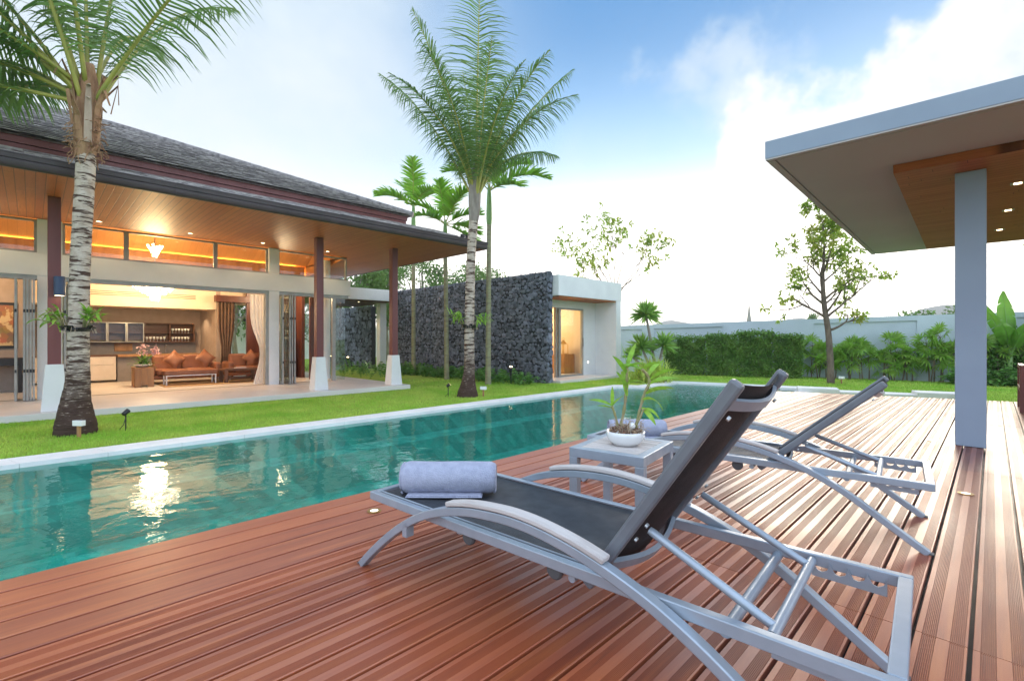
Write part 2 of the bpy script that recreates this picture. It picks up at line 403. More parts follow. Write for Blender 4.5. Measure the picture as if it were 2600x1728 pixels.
# deck boards with real reeding
def board_profile(x0, x1, reeded):
    z = 0.0; e = 0.0015; pts = [(x0, -0.03), (x0, z - e), (x0 + e, z)]
    if reeded:
        for a in (0.020, 0.098):
            x = x0 + a
            for k in range(8):
                pts += [(x, z), (x + .0008, z - .0050), (x + .0024, z - .0050), (x + .0032, z)]
                x += 0.0053
    pts += [(x1 - e, z), (x1, z - e), (x1, -0.03)]
    return pts
b = MB(); PITCH = 0.160; x = -3.25; bi = 0
while x < 7.0:
    x1 = x + PITCH - 0.014
    yf = 11.34 + (x + 3.24) * 0.312
    joints = [-2.5, 2.405, 5.63, 8.86, yf]
    for a, c_ in zip(joints[:-1], joints[1:]):
        if c_ - a < 0.3: continue
        pr = board_profile(x, x1, bi >= 5)
        dz = rnd.uniform(-0.0008, 0.0008)
        y0, y1 = a + 0.0015, c_ - 0.0015
        k = len(pr)
        b.add([(px_, y0, pz + dz) for px_, pz in pr] + [(px_, y1, pz + dz) for px_, pz in pr],
              [(i, k+i, k+i+1, i+1) for i in range(k-1)] + [tuple(range(k)), tuple(range(2*k-1, k-1, -1))])
    x += PITCH; bi += 1
dk = b.build('deck', M['deck'])
tag(dk, 'reddish hardwood pool deck of reeded boards', 'deck', kind='structure')
b = MB()
yA = 11.34; 
b.add([(-3.24,-2.5,-.035),(7,-2.5,-.035),(7,14.5,-.035),(-3.24,11.30,-.035),(-3.24,-2.5,-1.3),(7,-2.5,-1.3),(7,14.5,-1.3),(-3.24,11.30,-1.3)],
      [(0,1,2,3),(0,4,5,1),(1,5,6,2),(2,6,7,3),(3,7,4,0)])
sub = b.build('deck_substructure', M['black'], fix=True)
tag(sub, 'dark substructure seen in the gaps of the deck', 'deck base', kind='structure')

# grass blades near the camera side of the house and beyond the deck
def grass(area, count, hmin, hmax, wd, seed):
    r = random.Random(seed); b = MB(); vs = b.v; fs = b.f
    for _ in range(count):
        q = area(r)
        if q is None: continue
        x, y = q; h = r.uniform(hmin, hmax); a = r.uniform(0, 6.283); l = r.uniform(0, .8) * h; a2 = r.uniform(0, 6.283)
        i = len(vs); dx, dy = math.cos(a)*wd/2, math.sin(a)*wd/2
        vs += [(x-dx, y-dy, LAWN), (x+dx, y+dy, LAWN), (x + math.cos(a2)*l, y + math.sin(a2)*l, LAWN + h)]
        fs.append((i, i+1, i+2))
    return b
g = grass(lambda r: (r.uniform(-11.15, -7.9), r.uniform(-1.0, 12.0) if r.random() < .75 else r.uniform(-1.0, 4.0)), 80000, .02, .045, .010, 1)
def far_area(r):
    x = r.uniform(-9.0, 2.0); y = r.uniform(11.6, 20.0)
    if y < 11.5 + (x + 3.24) * .312 and x > -3.3: return None
    if -7.9 < x < -2.9 and y < 15.6: return None
    return (x, y)
g2 = grass(far_area, 45000, .03, .06, .022, 2)
g.add(g2.v, g2.f)
g3 = grass(lambda r: (r.uniform(-13.5, -7.9), r.uniform(7.4, 16.5)), 25000, .025, .05, .016, 3)
g.add(g3.v, g3.f)
gr = g.build('grass', M['grass'])
tag(gr, 'short green grass blades of the lawn', 'grass', kind='stuff')

# far hills
b = MB(); r2 = random.Random(5)
def ridge(y, pts, z0):
    k = len(pts); top = []
    b.add([(x, y, z0) for x, h in pts] + [(x, y + 40, h) for x, h in pts] + [(x, y + 200, z0) for x, h in pts],
          [(i, i+1, k+i+1, k+i) for i in range(k-1)] + [(k+i, k+i+1, 2*k+i+1, 2*k+i) for i in range(k-1)])
pts = []
for i in range(120):
    x = -700 + i * 10.0
    h = 8 + 26*math.exp(-((x+30)/42)**2) + 15*math.exp(-((x+150)/28)**2) + 13*math.exp(-((x+210)/40)**2) + 17*math.exp(-((x+300)/45)**2) + 10*math.exp(-((x-120)/60)**2) + r2.uniform(-1.2, 1.2)
    pts.append((x, h))
ridge(560, pts, -2)
M['hill'] = mat('hazy_hill_woods', (0.20, 0.22, 0.20), (0.15, 0.18, 0.16), rough=1.0, scale=0.08, spec=0.0)
hl = b.build('hills', M['hill'], smooth='full', fix=True)
tag(hl, 'low hazy wooded hills on the horizon', 'hills', kind='structure')
# ================================================================ villa
FL = -0.12                      # terrace floor
def soft(name, col, e, loc, size, rot=(0,0,0), parent=None):
    l = bpy.data.lights.new(name, 'AREA'); l.energy = e; l.color = col; l.size = size
    o = bpy.data.objects.new(name, l); COL.objects.link(o); o.rotation_euler = rot
    if parent: o.parent = parent; o.location = Vector(loc) - ORG[parent.name]
    else: o.location = loc
    return o
def bulb(name, col, e, loc, r=0.05, parent=None, spot=None):
    l = bpy.data.lights.new(name, 'SPOT' if spot else 'POINT'); l.energy = e; l.color = col; l.shadow_soft_size = r
    if spot: l.spot_size = R(spot); l.spot_blend = 0.6
    o = bpy.data.objects.new(name, l); COL.objects.link(o)
    if parent: o.parent = parent; o.location = Vector(loc) - ORG[parent.name]
    else: o.location = loc
    return o
WARM = (1.0, 0.72, 0.44)
house = thing('villa', 'open-fronted villa with dark tiled hip roof, timber soffit and white beams', 'house', (-14.0, 2.0, LAWN))
XF, XW, XB = -11.18, -13.80, -18.95
Y0, Y1 = -8.0, 7.28
MB().box((XB-.2, Y0, -0.235), (XF, Y1, FL)).build('terrace_slab', M['floor'], house, bevel=.008)
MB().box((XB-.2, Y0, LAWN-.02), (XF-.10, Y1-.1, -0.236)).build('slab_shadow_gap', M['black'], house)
# soffit and ceiling
ZS = 3.58
MB().box((XW+.02, Y0, ZS), (-9.93, 8.83, ZS+.05)).build('soffit', M['soffit'], house)
MB().box((-22.9, 6.75, ZS+.003), (XW+.015, 8.83, ZS+.053)).build('soffit', M['soffit'], house)
# gutter: half-round section with lips and joint collars along both visible eaves
def gutter_profile():
    return [(0,0),(.03,.0),(.055,.02),(.070,.06),(.072,.105),(.060,.112),(.060,.122),(.078,.128),(.085,.19),(.095,.193),(.095,.208),(.0,.208)]
b = MB()
pr = gutter_profile(); xg, yg = -9.93, 8.83
c0 = [(xg+u, Y0, ZS-.01+v) for u, v in pr]; c1 = [(xg+u, yg+u, ZS-.01+v) for u, v in pr]; c2 = [(-22.9, yg+u, ZS-.01+v) for u, v in pr]
k = len(pr)
for A, B in ((c0, c1), (c1, c2)):
    b.add(A + B, [(i, (i+1) % k, k+(i+1) % k, k+i) for i in range(k)])
gt = b.build('gutter', M['gutter'], house, fix=True, smooth=30)
for y in (-1.2, 1.75, 4.65, 7.0):
    b = MB().prof([(xg+u*1.06, y, ZS-.014+v*1.04) for u, v in pr], (0,1,0), 0, .10); b.build('gutter_bracket', M['gutter'], gt)

# lower skirt of rough tiles
M['tile'] = mat('weathered_roof_tile', (0.42, 0.385, 0.37), (0.19, 0.17, 0.17), rough=0.75, scale=9, island=0.28, bump=0.4, bscale=40, spec=0.35)
def course_roof(b, xe, ye, ze, run, slope, step, side_depth, yback, rise=.014, tile=.30, r=None):
    """stepped tile courses on the pool-side face and the right-hand hip face, split into single tiles"""
    s = 0.0
    while s < run - 1e-6:
        s2 = min(run, s + step)
        za, zb = ze + s*slope + rise, ze + s2*slope
        # front face
        y = yback
        off = r.uniform(0, tile)
        y = yback - off
        while y < ye - s:
            ya, yb = y, min(y + tile, ye - s); yb2 = min(yb, ye - s2); ya2 = min(ya, ye - s2)
            dz = r.uniform(-.004, .005)
            if yb - ya > .01:
                b.add([(xe - s + .012, ya+.002, za+dz), (xe - s + .012, yb-.002, za+dz), (xe - s2, yb2, zb+dz), (xe - s2, ya2, zb+dz), (xe-s+.012, ya+.002, za+dz-.016), (xe-s+.012, yb-.002, za+dz-.016)],
                      [(0,1,2,3),(4,5,1,0)])
            y += tile
        x = xe - s
        while x > xe - side_depth + s:
            xa, xb = x, max(x - tile, xe - side_depth + s); dz = r.uniform(-.004, .005)
            xa2, xb2 = min(xa, xe - s2), max(min(xb, xe - s2), xe - side_depth + s2)
            b.add([(xa, ye - s + .012, za+dz), (xb, ye - s + .012, za+dz), (xb2, ye - s2, zb+dz), (xa2, ye - s2, zb+dz), (xa, ye-s+.012, za+dz-.022), (xb, ye-s+.012, za+dz-.022)], [(1,0,3,2),(0,1,5,4)])
            x -= tile
        s = s2
rr = random.Random(11)
b = MB(); course_roof(b, -9.90, 8.85, 3.755, 1.08, 0.375, 0.27, 13.0, Y0, r=rr)
b.quad((-11,6.9,4.168),(-11,7.78,4.168),(-21.5,7.78,4.168),(-21.5,6.9,4.168)); b.build('lower_roof', M['tile'], house)
# maroon fascia under the upper roof
b = MB()
for (z0, z1, dx) in ((4.10, 4.225, -.015), (4.235, 4.345, .01)):
    b.box((-10.98, Y0, z0), (-10.95+dx, 7.02+dx, z1)).box((-22.4, 6.99, z0+.001), (-10.98, 7.02+dx, z1+.001))
b.build('fascia', M['maroon'], house, fix=False)
b = MB(); course_roof(b, -10.86, 7.12, 4.37, 5.62, 0.425, 0.24, 11.3, -7.0, rise=.034, tile=.26, r=rr)
b.quad((-10.86,-7,4.35),(-10.86,7.12,4.35),(-22.1,7.12,4.35),(-22.1,-7,4.35))
b.add([(-10.9,-7,4.351),(-10.9,7.08,4.351),(-22.1,7.08,4.351),(-22.1,-7,4.351),(-16.5,1.48,6.70),(-16.5,-7,6.70)],[(0,1,4,5),(1,2,4),(2,3,5,4)]); rf = b.build('upper_roof', M['tile'], house)
b = MB(); s = 0
b.tube([(-10.84, 7.14, 4.40), (-13.7, 4.28, 5.62), (-16.48, 1.5, 6.80), (-16.48, -6.9, 6.80)], .075, 8)
b.build('ridge_cap', M['tile'], rf, smooth=True)
# front wall: pilasters + beam + upper band
b = MB()
b.box((XW-.30, Y0, 2.42), (XW, 6.86, 2.88))
b.build('white_beam', M['white'], house, bevel=.006)
for ya, yb in ((0.08, 0.46), (4.54, 4.80)):
    MB().box((XW-.28, ya, FL), (XW-.012, yb, 2.419)).box((XW-.28, ya, 2.881), (XW-.012, yb, ZS-.002)).build('pilaster', M['white'], house, bevel=.005)
MB().lathe([(.16, FL), (.16, ZS)], (-14.9, 6.55, 0), 24).build('round_pillar', M['white'], house, smooth=True)
# interior shell: floor is the slab, ceiling, back wall, kitchen recess
b = MB()
b.box((-18.0, Y0, 2.02), (-17.0, 4.04, 3.15)); b.build('bulkhead', M['cream'], house)
b = MB(); b.box((XB-.15, Y0, FL), (XB, 4.04, 3.0)); b.box((XB, Y0-.2, FL), (XW-.4, Y0, 3.6))
b.box((XB, -0.10, FL), (-14.4, 0.0, 2.9)); b.box((-16.6, Y0, FL), (-16.5, -0.10, 2.9)); b.box((XB, Y0, 2.05), (-17.999, 4.04, 2.10))
b.box((XB, 4.04, FL), (-17.0, 4.16, 3.15)); 
M['taupe'] = mat('taupe_plaster', (0.40, 0.31, 0.25), (0.36, 0.28, 0.22), rough=0.7)
b.build('kitchen_walls', M['taupe'], house)
b = MB()   # back wall right of the kitchen with the window opening (y 4.62..5.75)
b.box((-17.12, 4.161, FL), (-17.0, 4.42, 3.15)); b.box((-17.12, 5.60, FL), (-17.0, 6.05, 3.15)); b.box((-17.12, 4.42, 2.2), (-17.0, 5.60, 3.15))
b.build('living_room_wall', M['cream'], house)
# cove: timber ledge, glowing strip, sloped timber ceiling
b = MB(); b.box((-17.75, Y0, 3.15), (-16.9, 6.7, 3.18)).box((-16.93, Y0, 3.181), (-16.9, 6.7, 3.60)); b.build('cove_ledge', M['warmwood'], house)
M['cove'] = emit_mat('cove_light', (1.0, 0.46, 0.06), 42.0)
MB().box((-17.30, Y0, 3.44), (-17.02, 6.5, 3.48)).build('cove_strip', M['cove'], house)
M['ceil'] = plank_mat('ceiling_boards', [(0.42,0.17,0.05),(0.50,0.21,0.07),(0.33,0.12,0.03)], (0, 1), 0.16, rough=0.4, lengthp=9.0)
b = MB(); b.add([(-17.75,Y0,3.2),(-17.75,6.75,3.2),(-15.6,6.75,4.30),(-15.6,Y0,4.30),(XW-.02,Y0,4.30),(XW-.02,6.75,4.30)], [(0,1,2,3),(3,2,5,4)])
b.quad((XW-.025,Y0,ZS),(XW-.025,6.75,ZS),(XW-.025,6.75,4.3),(XW-.025,Y0,4.3)); b.quad((-17.75,6.75,3.15),(XW-.02,6.75,ZS),(XW-.02,6.75,4.3),(-15.6,6.75,4.3))
b.build('inner_ceiling', M['ceil'], house)
# entry bay at the right: dark timber wall
b = MB(); b.box((-16.9, 4.85, FL), (-16.8, 6.1, 2.75)); b.box((-16.8, 6.1, FL), (-15.6, 6.2, 2.75)); b.build('timber_wall', M['darkwood'], house)
# clerestory windows
def window(y0, y1, z0, z1, x, parent=house, fr=.045, name='window', depth=.06, mull=()):
    b = MB()
    b.box((x-depth/2, y0, z0), (x+depth/2, y1, z0+fr)).box((x-depth/2, y0, z1-fr), (x+depth/2, y1, z1))
    b.box((x-depth/2, y0, z0+fr), (x+depth/2, y0+fr, z1-fr)).box((x-depth/2, y1-fr, z0+fr), (x+depth/2, y1, z1-fr))
    for m_ in mull: b.box((x-depth/2, m_-fr/2, z0+fr), (x+depth/2, m_+fr/2, z1-fr))
    f = b.build(name, M['doorframe'], parent)
    MB().box((x-.004, y0+fr, z0+fr), (x+.004, y1-fr, z1-fr)).build('pane', M['glass'], f)
    return f
for y0, y1 in ((-4.0, .08), (.46, 1.525), (1.525, 3.30), (3.30, 4.54), (4.80, 6.80)): window(y0, y1, 2.885, ZS-.003, XW-.15)
# door tracks in floor and head
b = MB()
for y0, y1 in ((Y0, .08), (.46, 4.54), (4.80, 6.3)): b.box((-13.98, y0, FL), (-13.93, y1, FL+.004))
b.build('door_track', M['black'], house)
b = MB()
for y0, y1 in ((Y0, .08), (.46, 4.54), (4.80, 6.8)): b.box((-14.0, y0, 2.33), (-13.83, y1, 2.418))
b.box((-14.0, 4.46, FL), (-13.85, 4.539, 2.33))
b.build('door_head', M['doorframe'], house)
def folded(ys, x0, x1, z1=2.33):
    for i, y in enumerate(ys):
        b = MB(); fr = .055; t = .035; z0 = FL + .012
        b.box((x0, y, z0), (x0+fr, y+t, z1)).box((x1-fr, y, z0), (x1, y+t, z1)).box((x0+fr, y, z0), (x1-fr, y+t, z0+.09)).box((x0+fr, y, z1-fr), (x1-fr, y+t, z1))
        f = b.build('folding_door', M['doorframe'], house)
        MB().box((x0+fr, y+.013, z0+.09), (x1-fr, y+.022, z1-fr)).build('pane', M['glass'], f)
        for z in (.45, 1.65): MB().box((x1, y+.004, z), (x1+.010, y+t-.004, z+.06)).build('hinge', M['black'], f)
folded([-.24, -.12, -.075, -.03, .015], -14.35, -13.62)
folded([.475, .535, .595], -14.35, -13.62)
folded([4.815, 5.0, 5.06, 5.13], -14.35, -13.62)
# glass corner at the right end
b = MB(); b.box((-13.90, 6.30, FL), (-13.82, 6.40, 2.33)); b.build('door_post', M['doorframe'], house)
MB().box((-13.866, 6.40, FL+.01), (-13.854, 6.70, 2.33)).build('glass_panel', M['glass'], house)
MB().box((-16.8, 6.692, FL+.01), (-13.87, 6.704, 2.33)).build('glass_panel', M['glass'], house)
b = MB(); b.box((-14.9, 6.05, FL), (-14.82, 6.3, 2.4)); b.build('timber_door', M['darkwood'], house)
# columns on tapered plinths
for x, y in ((-11.55, .28), (-11.63, 4.96), (-11.55, 6.98)):
    c_ = MB().box((x-.085, y-.085, .66), (x+.085, y+.085, ZS-.002)).build('column', M['maroon'], house, bevel=.006)
    pl = MB(); a, d_ = .17, .115
    pl.add([(x-a,y-a,FL),(x+a,y-a,FL),(x+a,y+a,FL),(x-a,y+a,FL),(x-d_,y-d_,.68),(x+d_,y-d_,.68),(x+d_,y+d_,.68),(x-d_,y+d_,.68)], [(3,2,1,0),(4,5,6,7),(0,1,5,4),(1,2,6,5),(2,3,7,6),(3,0,4,7)])
    pl.build('plinth', M['white'], c_, bevel=.008)
b = MB(); b.box((-17.5, 6.9, 2.9), (-17.36, 7.04, ZS)); b.build('rear_post', M['maroon'], house)
# downlights
def downlight(x, y, z, parent, e=25, rad=.045, name='downlight'):
    b = MB(); b.lathe([(rad*.9, z-.004), (rad*1.35, z-.004), (rad*1.35, z+.002)], (x, y, 0), 16, cap=False)
    f = b.build(name, M['white'], parent)
    MB().lathe([(rad*.9, z-.003), (.001, z-.003)], (x, y, 0), 16, cap=False).build('bulb', M['lamp'], f)
    if e: bulb('downlight_lamp', WARM, e, (x, y, z-.03), .03, parent, spot=130)
for y in (-.6, 1.0, 2.62, 4.20, 5.90): downlight(-13.25, y, ZS, house, 10)
for y in (5.4,): bulb('room_lamp', WARM, 55, (-15.4, y, 2.6), .2, house)
bulb('room_lamp', WARM, 60, (-15.2, -1.2, 2.5), .2, house)
for x, y in ((-18.2, 2.0), (-18.2, 3.6)): downlight(x, y, 2.05, house, 22)
# walkway roof to the guest wing, its soffit and lights
wk = thing('walkway_roof', 'flat white roof linking the villa to the dark stone wall', 'roof', (-19, 9, LAWN))
MB().box((-21.5, 6.4, 2.68), (-17.7, 10.9, 3.14)).build('roof_slab', M['white'], wk, bevel=.006)
MB().box((-21.4, 6.5, 2.64), (-17.8, 10.85, 2.679)).build('soffit', M['darkwood'], wk)
MB().box((-18.75, 10.5, LAWN), (-18.45, 10.8, 2.639)).build('post', M['white'], wk)
for x, y in ((-18.4, 8.2), (-18.4, 9.5)): downlight(x, y, 2.64, wk, 25)

# ================================================================ dark stone wall (faced with real stones)
M['stone'] = mat('dark_basalt', (0.165, 0.18, 0.215), (0.09, 0.10, 0.122), rough=0.75, scale=10, island=0.5, bump=0.7, bscale=45, spec=0.4)
M['mortar'] = mat('dark_joint', (0.022, 0.023, 0.027), rough=0.9)
def stone_face(b, o, ux, uz, nrm, W, Hh, r, size=.112):
    """irregular rounded stones laid on a face spanned by ux (length W) and uz (height Hh)"""
    o, ux, uz, nrm = Vector(o), Vector(ux), Vector(uz), Vector(nrm)
    nz = int(Hh / size); nx_ = int(W / size)
    for j in range(nz + 1):
        for i in range(nx_ + 1):
            s = size * r.choice((r.uniform(.35, .55), r.uniform(.5, .75), r.uniform(.6, .95)))
            cx = min(max((i + (.5 if j % 2 else 0) + r.uniform(-.3, .3)) * size, s*.7), W - s*.7); cz = min(max((j + .5 + r.uniform(-.3, .3)) * size, s*.7), Hh - s*.6)
            k = r.choice((5, 6, 6, 7)); a0 = r.uniform(0, 6.28); hx, hz = r.uniform(.85, 1.25), r.uniform(.75, 1.1)
            ht = r.uniform(.010, .034)
            tx, tz = r.uniform(-.15, .15), r.uniform(-.2, .2)
            ring = []; mid = []; top = []
            for q in range(k):
                a = a0 + 6.283 * q / k + r.uniform(-.3, .3); rad = s * r.uniform(.8, 1.15)
                dx, dz = math.cos(a) * rad * hx, math.sin(a) * rad * hz
                def P(f, h): return o + ux * min(max(cx + dx * f, -.01), W + .01) + uz * min(max(cz + dz * f, 0), Hh + .04) + nrm * (h + (tx * dx + tz * dz) * (1 if h > .01 else 0) * .6)
                ring.append(P(1.0, -.01)); mid.append(P(.93, ht * .7)); top.append(P(.55, ht * r.uniform(.9, 1.1)))
            base = len(b.v)
            b.v.extend([tuple(p) for p in ring + mid + top])
            for q in range(k):
                q2 = (q + 1) % k
                b.f.append((base + q, base + q2, base + k + q2, base + k + q)); b.f.append((base + k + q, base + k + q2, base + 2*k + q2, base + 2*k + q))
            b.f.append(tuple(base + 2*k + q for q in range(k)))
r3 = random.Random(21)
sw = thing('stone_wall', 'long dark basalt rubble wall behind the slim palms', 'wall', (-13.5, 11.1, LAWN))
MB().box((-17.9, 10.99, LAWN), (-9.48, 11.22, 3.14)).build('core', M['mortar'], sw)
b = MB(); stone_face(b, (-17.9, 10.99, LAWN), (1,0,0), (0,0,1), (0,-1,0), 8.44, 3.38, r3)
stone_face(b, (-9.49, 10.97, LAWN), (0,1,0), (0,0,1), (1,0,0), .26, 3.38, r3, .17)
stone_face(b, (-17.9, 10.97, 3.13), (1,0,0), (0,1,0), (0,0,1), 8.42, .25, r3, .16)
b.build('stone_facing', M['stone'], sw, smooth=55)
s2 = thing('stone_wall', 'shorter dark rubble wall under the walkway roof', 'wall', (-22.5, 11.1, LAWN))
MB().box((-25.5, 10.99, LAWN), (-20.1, 11.22, 2.62)).build('core', M['mortar'], s2)
b = MB(); stone_face(b, (-25.5, 10.99, LAWN), (1,0,0), (0,0,1), (0,-1,0), 5.4, 2.86, r3, .2)
b.build('stone_facing', M['stone'], s2, smooth=55)

# ================================================================ guest wing behind the stone wall
gw = thing('guest_wing', 'white flat-roofed guest wing with lit sliding door and deep reveal', 'building', (-11.5, 13, LAWN))
XG, XR = -9.26, -10.15
b = MB()
b.box((-17.5, 11.25, 2.44), (XG, 14.72, 3.07)).build('roof_slab', M['white'], gw, bevel=.006)
b = MB(); b.box((-17.5, 14.40, LAWN), (XG-.004, 14.70, 2.438)); b.build('side_wall', M['white'], gw, bevel=.006)
MB().box((-17.4, 11.3, LAWN), (XG+.03, 14.39, -.15)).build('floor_slab', M['floor'], gw, bevel=.006)
b = MB(); b.box((XR-.15, 13.70, -.149), (XR, 14.399, 2.40)); b.box((XR-.15, 11.3, 2.16), (XR, 13.70, 2.40)); b.build('recess_wall', M['white'], gw)
MB().box((XR-.2, 11.3, 2.401), (XG-.03, 14.399, 2.436)).build('soffit', M['soffit_red'], gw)
sd_ = window(12.2, 13.70, -.145, 2.158, XR-.05, gw, .055, 'sliding_door', .09, mull=(12.34,))
MB().box((XR+.0, 12.30, -.145), (XR+.045, 12.40, 2.12)).build('door_leaf_edge', M['doorframe'], sd_)
MB().box((XR+.0, 13.655, .85), (XR+.02, 13.675, 1.15)).build('handle', M['black'], sd_)
b = MB(); b.box((-15.0, 11.3, -.149), (-14.9, 14.39, 2.4)); b.box((-14.9, 11.25, -.149), (XR-.16, 11.3, 2.4)); b.box((-14.9, 14.36, -.149), (XR-.16, 14.398, 2.4)); b.box((-14.9,11.3,2.36),(XR-.21,14.36,2.40))
b.build('inner_walls', M['cream'], gw)
bulb('room_lamp', (1.0, .70, .38), 120, (-12.6, 13.0, 2.1), .15, gw)
b = MB(); b.lathe([(.001, .19), (.035, .20), (.035, .205), (.001, .21)], (0,0,0), 12)
M['lampw'] = emit_mat('small_white_lamp', (1.0, .92, .8), 1.6)
MB().box((XR+.001, 13.93, .27), (XR+.012, 13.99, .33)).build('step_light', M['lampw'], gw)

# ================================================================ canopy pavilion on the deck
cp = thing('deck_canopy', 'flat grey canopy with timber soffit panel on one square post', 'canopy', (-.16, 6.95, 0))
def yaw(x, y, a=1.6, o=(-1.65, 5.32)):
    c, s = math.cos(R(a)), math.sin(R(a)); return (o[0] + x*c - y*s, o[1] + x*s + y*c)
def slab(b, x0, y0, x1, y1, z0, z1):
    q = [yaw(x0,y0), yaw(x1,y0), yaw(x1,y1), yaw(x0,y1)]
    return b.add([(p[0],p[1],z0) for p in q] + [(p[0],p[1],z1) for p in q], [(3,2,1,0),(4,5,6,7),(0,1,5,4),(1,2,6,5),(2,3,7,6),(3,0,4,7)])
M['canopy'] = mat('grey_painted_steel', (0.27, 0.335, 0.42), (0.245, 0.305, 0.39), rough=0.5, scale=1.5, spec=0.4)
M['canopy_soffit'] = mat('warm_grey_soffit_board', (0.50, 0.475, 0.465), (0.47, 0.445, 0.435), spec=0.1, rough=0.8, scale=0.7)
b = MB(); slab(b, 0, 0, 7.0, 7.6, 2.962, 3.139); b.build('roof_slab', M['canopy'], cp, bevel=.004)
b = MB(); slab(b, .004, .004, 6.9, .07, 2.948, 2.961); slab(b, .004, .085, .07, 7.59, 2.948, 2.961); slab(b, .088, .088, 6.9, 7.59, 2.950, 2.9612); b.build('soffit_board', M['canopy_soffit'], cp)
b = MB(); slab(b, .94, 1.08, 6.9, 6.9, 2.86, 2.949); b.build('timber_panel', M['soffit_red'], cp, bevel=.003)
MB().box((-.281, 6.88, 0.003), (-.043, 7.12, 2.859)).build('post', M['canopy'], cp, bevel=.006)
for i, (x, y) in enumerate(((.20, 7.79), (.15, 9.33), (.08, 10.9))):
    f = MB().box((x-.06, y-.06, 2.855), (x+.06, y+.06, 2.8595)).build('downlight', M['doorframe'], cp)
    MB().box((x-.032, y-.035, 2.852), (x+.032, y+.035, 2.8548)).build('bulb', M['lamp'], f)

# ================================================================ garden boundary wall
aw = R(17.1); WO = Vector((-8.66, 18.2, 0)); wu = Vector((math.cos(aw), math.sin(aw), 0)); wn = Vector((-wu.y, wu.x, 0))
def wp(s, d=0, z=0): return tuple(WO + wu * s + wn * d + Vector((0, 0, z)))
def wtop(s): return 1.72 + s * (0.18 / 8.14)
def wbox(b, s0, s1, d0, d1, z0, z1):
    """z1 None: sloping top"""
    t0, t1 = (wtop(s0), wtop(s1)) if z1 is None else (z1, z1)
    return b.add([wp(s0,d0,z0), wp(s1,d0,z0), wp(s1,d1,z0), wp(s0,d1,z0), wp(s0,d0,t0), wp(s1,d0,t1), wp(s1,d1,t1), wp(s0,d1,t0)], [(3,2,1,0),(4,5,6,7),(0,1,5,4),(1,2,6,5),(2,3,7,6),(3,0,4,7)])
gwall = thing('garden_wall', 'pale blue-grey garden wall with sunken panels behind the hedge', 'wall', wp(2, 0, LAWN))
b = MB(); wbox(b, -7, 26, .045, .20, LAWN, None)
# raised piers and top rail leave sunken panels
panels = [(-5.5, -1.6), (-1.1, 1.45), (4.4, 7.25), (9.6, 12.6), (14.8, 18.0)]
edges_ = [-7] + [q for p in panels for q in p] + [26]
for i in range(0, len(edges_), 2): wbox(b, edges_[i], edges_[i+1], 0, .0449, LAWN, None)
for p0, p1 in panels:
    b.add([wp(p0,0,wtop(p0)-.16), wp(p1,0,wtop(p1)-.16), wp(p1,.0449,wtop(p1)-.16), wp(p0,.0449,wtop(p0)-.16), wp(p0,0,wtop(p0)), wp(p1,0,wtop(p1)), wp(p1,.0449,wtop(p1)), wp(p0,.0449,wtop(p0))], [(3,2,1,0),(4,5,6,7),(0,1,5,4),(2,3,7,6)])
b.build('rendered_masonry', M['bluewall'], gwall)
bw = thing('boundary_wall', 'tall white boundary wall seen through the villa window', 'wall', (-30, 10, LAWN))
MB().box((-33, -12, LAWN), (-32.8, 40, 2.0)).box((-32.8, 16.2, LAWN), (-32.72, 17.4, 1.7)).build('rendered_masonry', M['white'], bw)
nb = thing('neighbour_house', 'low white flat-roofed outbuilding beyond the boundary wall', 'building', (-38, 12, LAWN))
MB().box((-41, 9, LAWN), (-36.2, 16, 2.6)).build('wall', M['white'], nb)
MB().box((-41.4, 8.6, 2.601), (-35.8, 16.4, 2.9)).build('roof', M['white'], nb)
for y in (10.2, 12.6): MB().box((-36.199, y, 2.1), (-36.15, y+1.2, 2.5)).build('window', M['black'], nb)
# stepping stones between deck and lawn
ss = [((-3.72, 14.24), .62, .45), ((-3.08, 13.82), .86, .55), ((-2.41, 14.14), .60, .5), ((-1.62, 14.36), .84, .5), ((-.80, 14.60), 1.0, .55)]
words = ['pale stepping stone nearest the pool edge at the lawn', 'thick pale stepping stone second from the pool edge', 'thin pale stepping stone behind the far lounger headrest', 'pale stepping stone right of the far lounger headrest', 'long pale stepping stone beside the canopy post', 'pale stepping stone hidden right of the canopy post']
for i, (p, l, w_) in enumerate(ss[:5]):
    b = MB(); b.box((-l/2, -w_/2, 0), (l/2, w_/2, .15 if i in (1, 4) else .085))
    o = b.build('stepping_stone', M['coping'], bevel=.012); o.location = (p[0], p[1], LAWN); o.rotation_euler = (0, 0, aw)
    tag(o, words[i], 'stepping stone', 'stepping stones between deck and lawn')
# ================================================================ sun loungers
M['sling'] = mat('charcoal_mesh_sling', (0.040, 0.044, 0.052), (0.030, 0.033, 0.040), rough=0.55, scale=14, bump=0.25, bscale=500, spec=0.5)
M['sling_back'] = mat('black_mesh_sling', (0.022, 0.018, 0.019), (0.016, 0.014, 0.015), rough=0.65, scale=8, bump=0.2, bscale=400, spec=0.3)
M['greywood'] = mat('weathered_teak', (0.58, 0.54, 0.52), (0.44, 0.40, 0.38), rough=0.7, scale=24, stretch=(0.12, 1.0, 1.0), bump=0.2, spec=0.25)
M['gunmetal'] = mat('gunmetal_paint', (0.155, 0.165, 0.185), (0.125, 0.135, 0.155), rough=0.42, scale=9, spec=0.5)
M['rubber'] = mat('grey_rubber', (0.10, 0.10, 0.105), rough=0.7)
M['steel'] = mat('brushed_steel', (0.45, 0.46, 0.47), rough=0.3, metal=0.9)
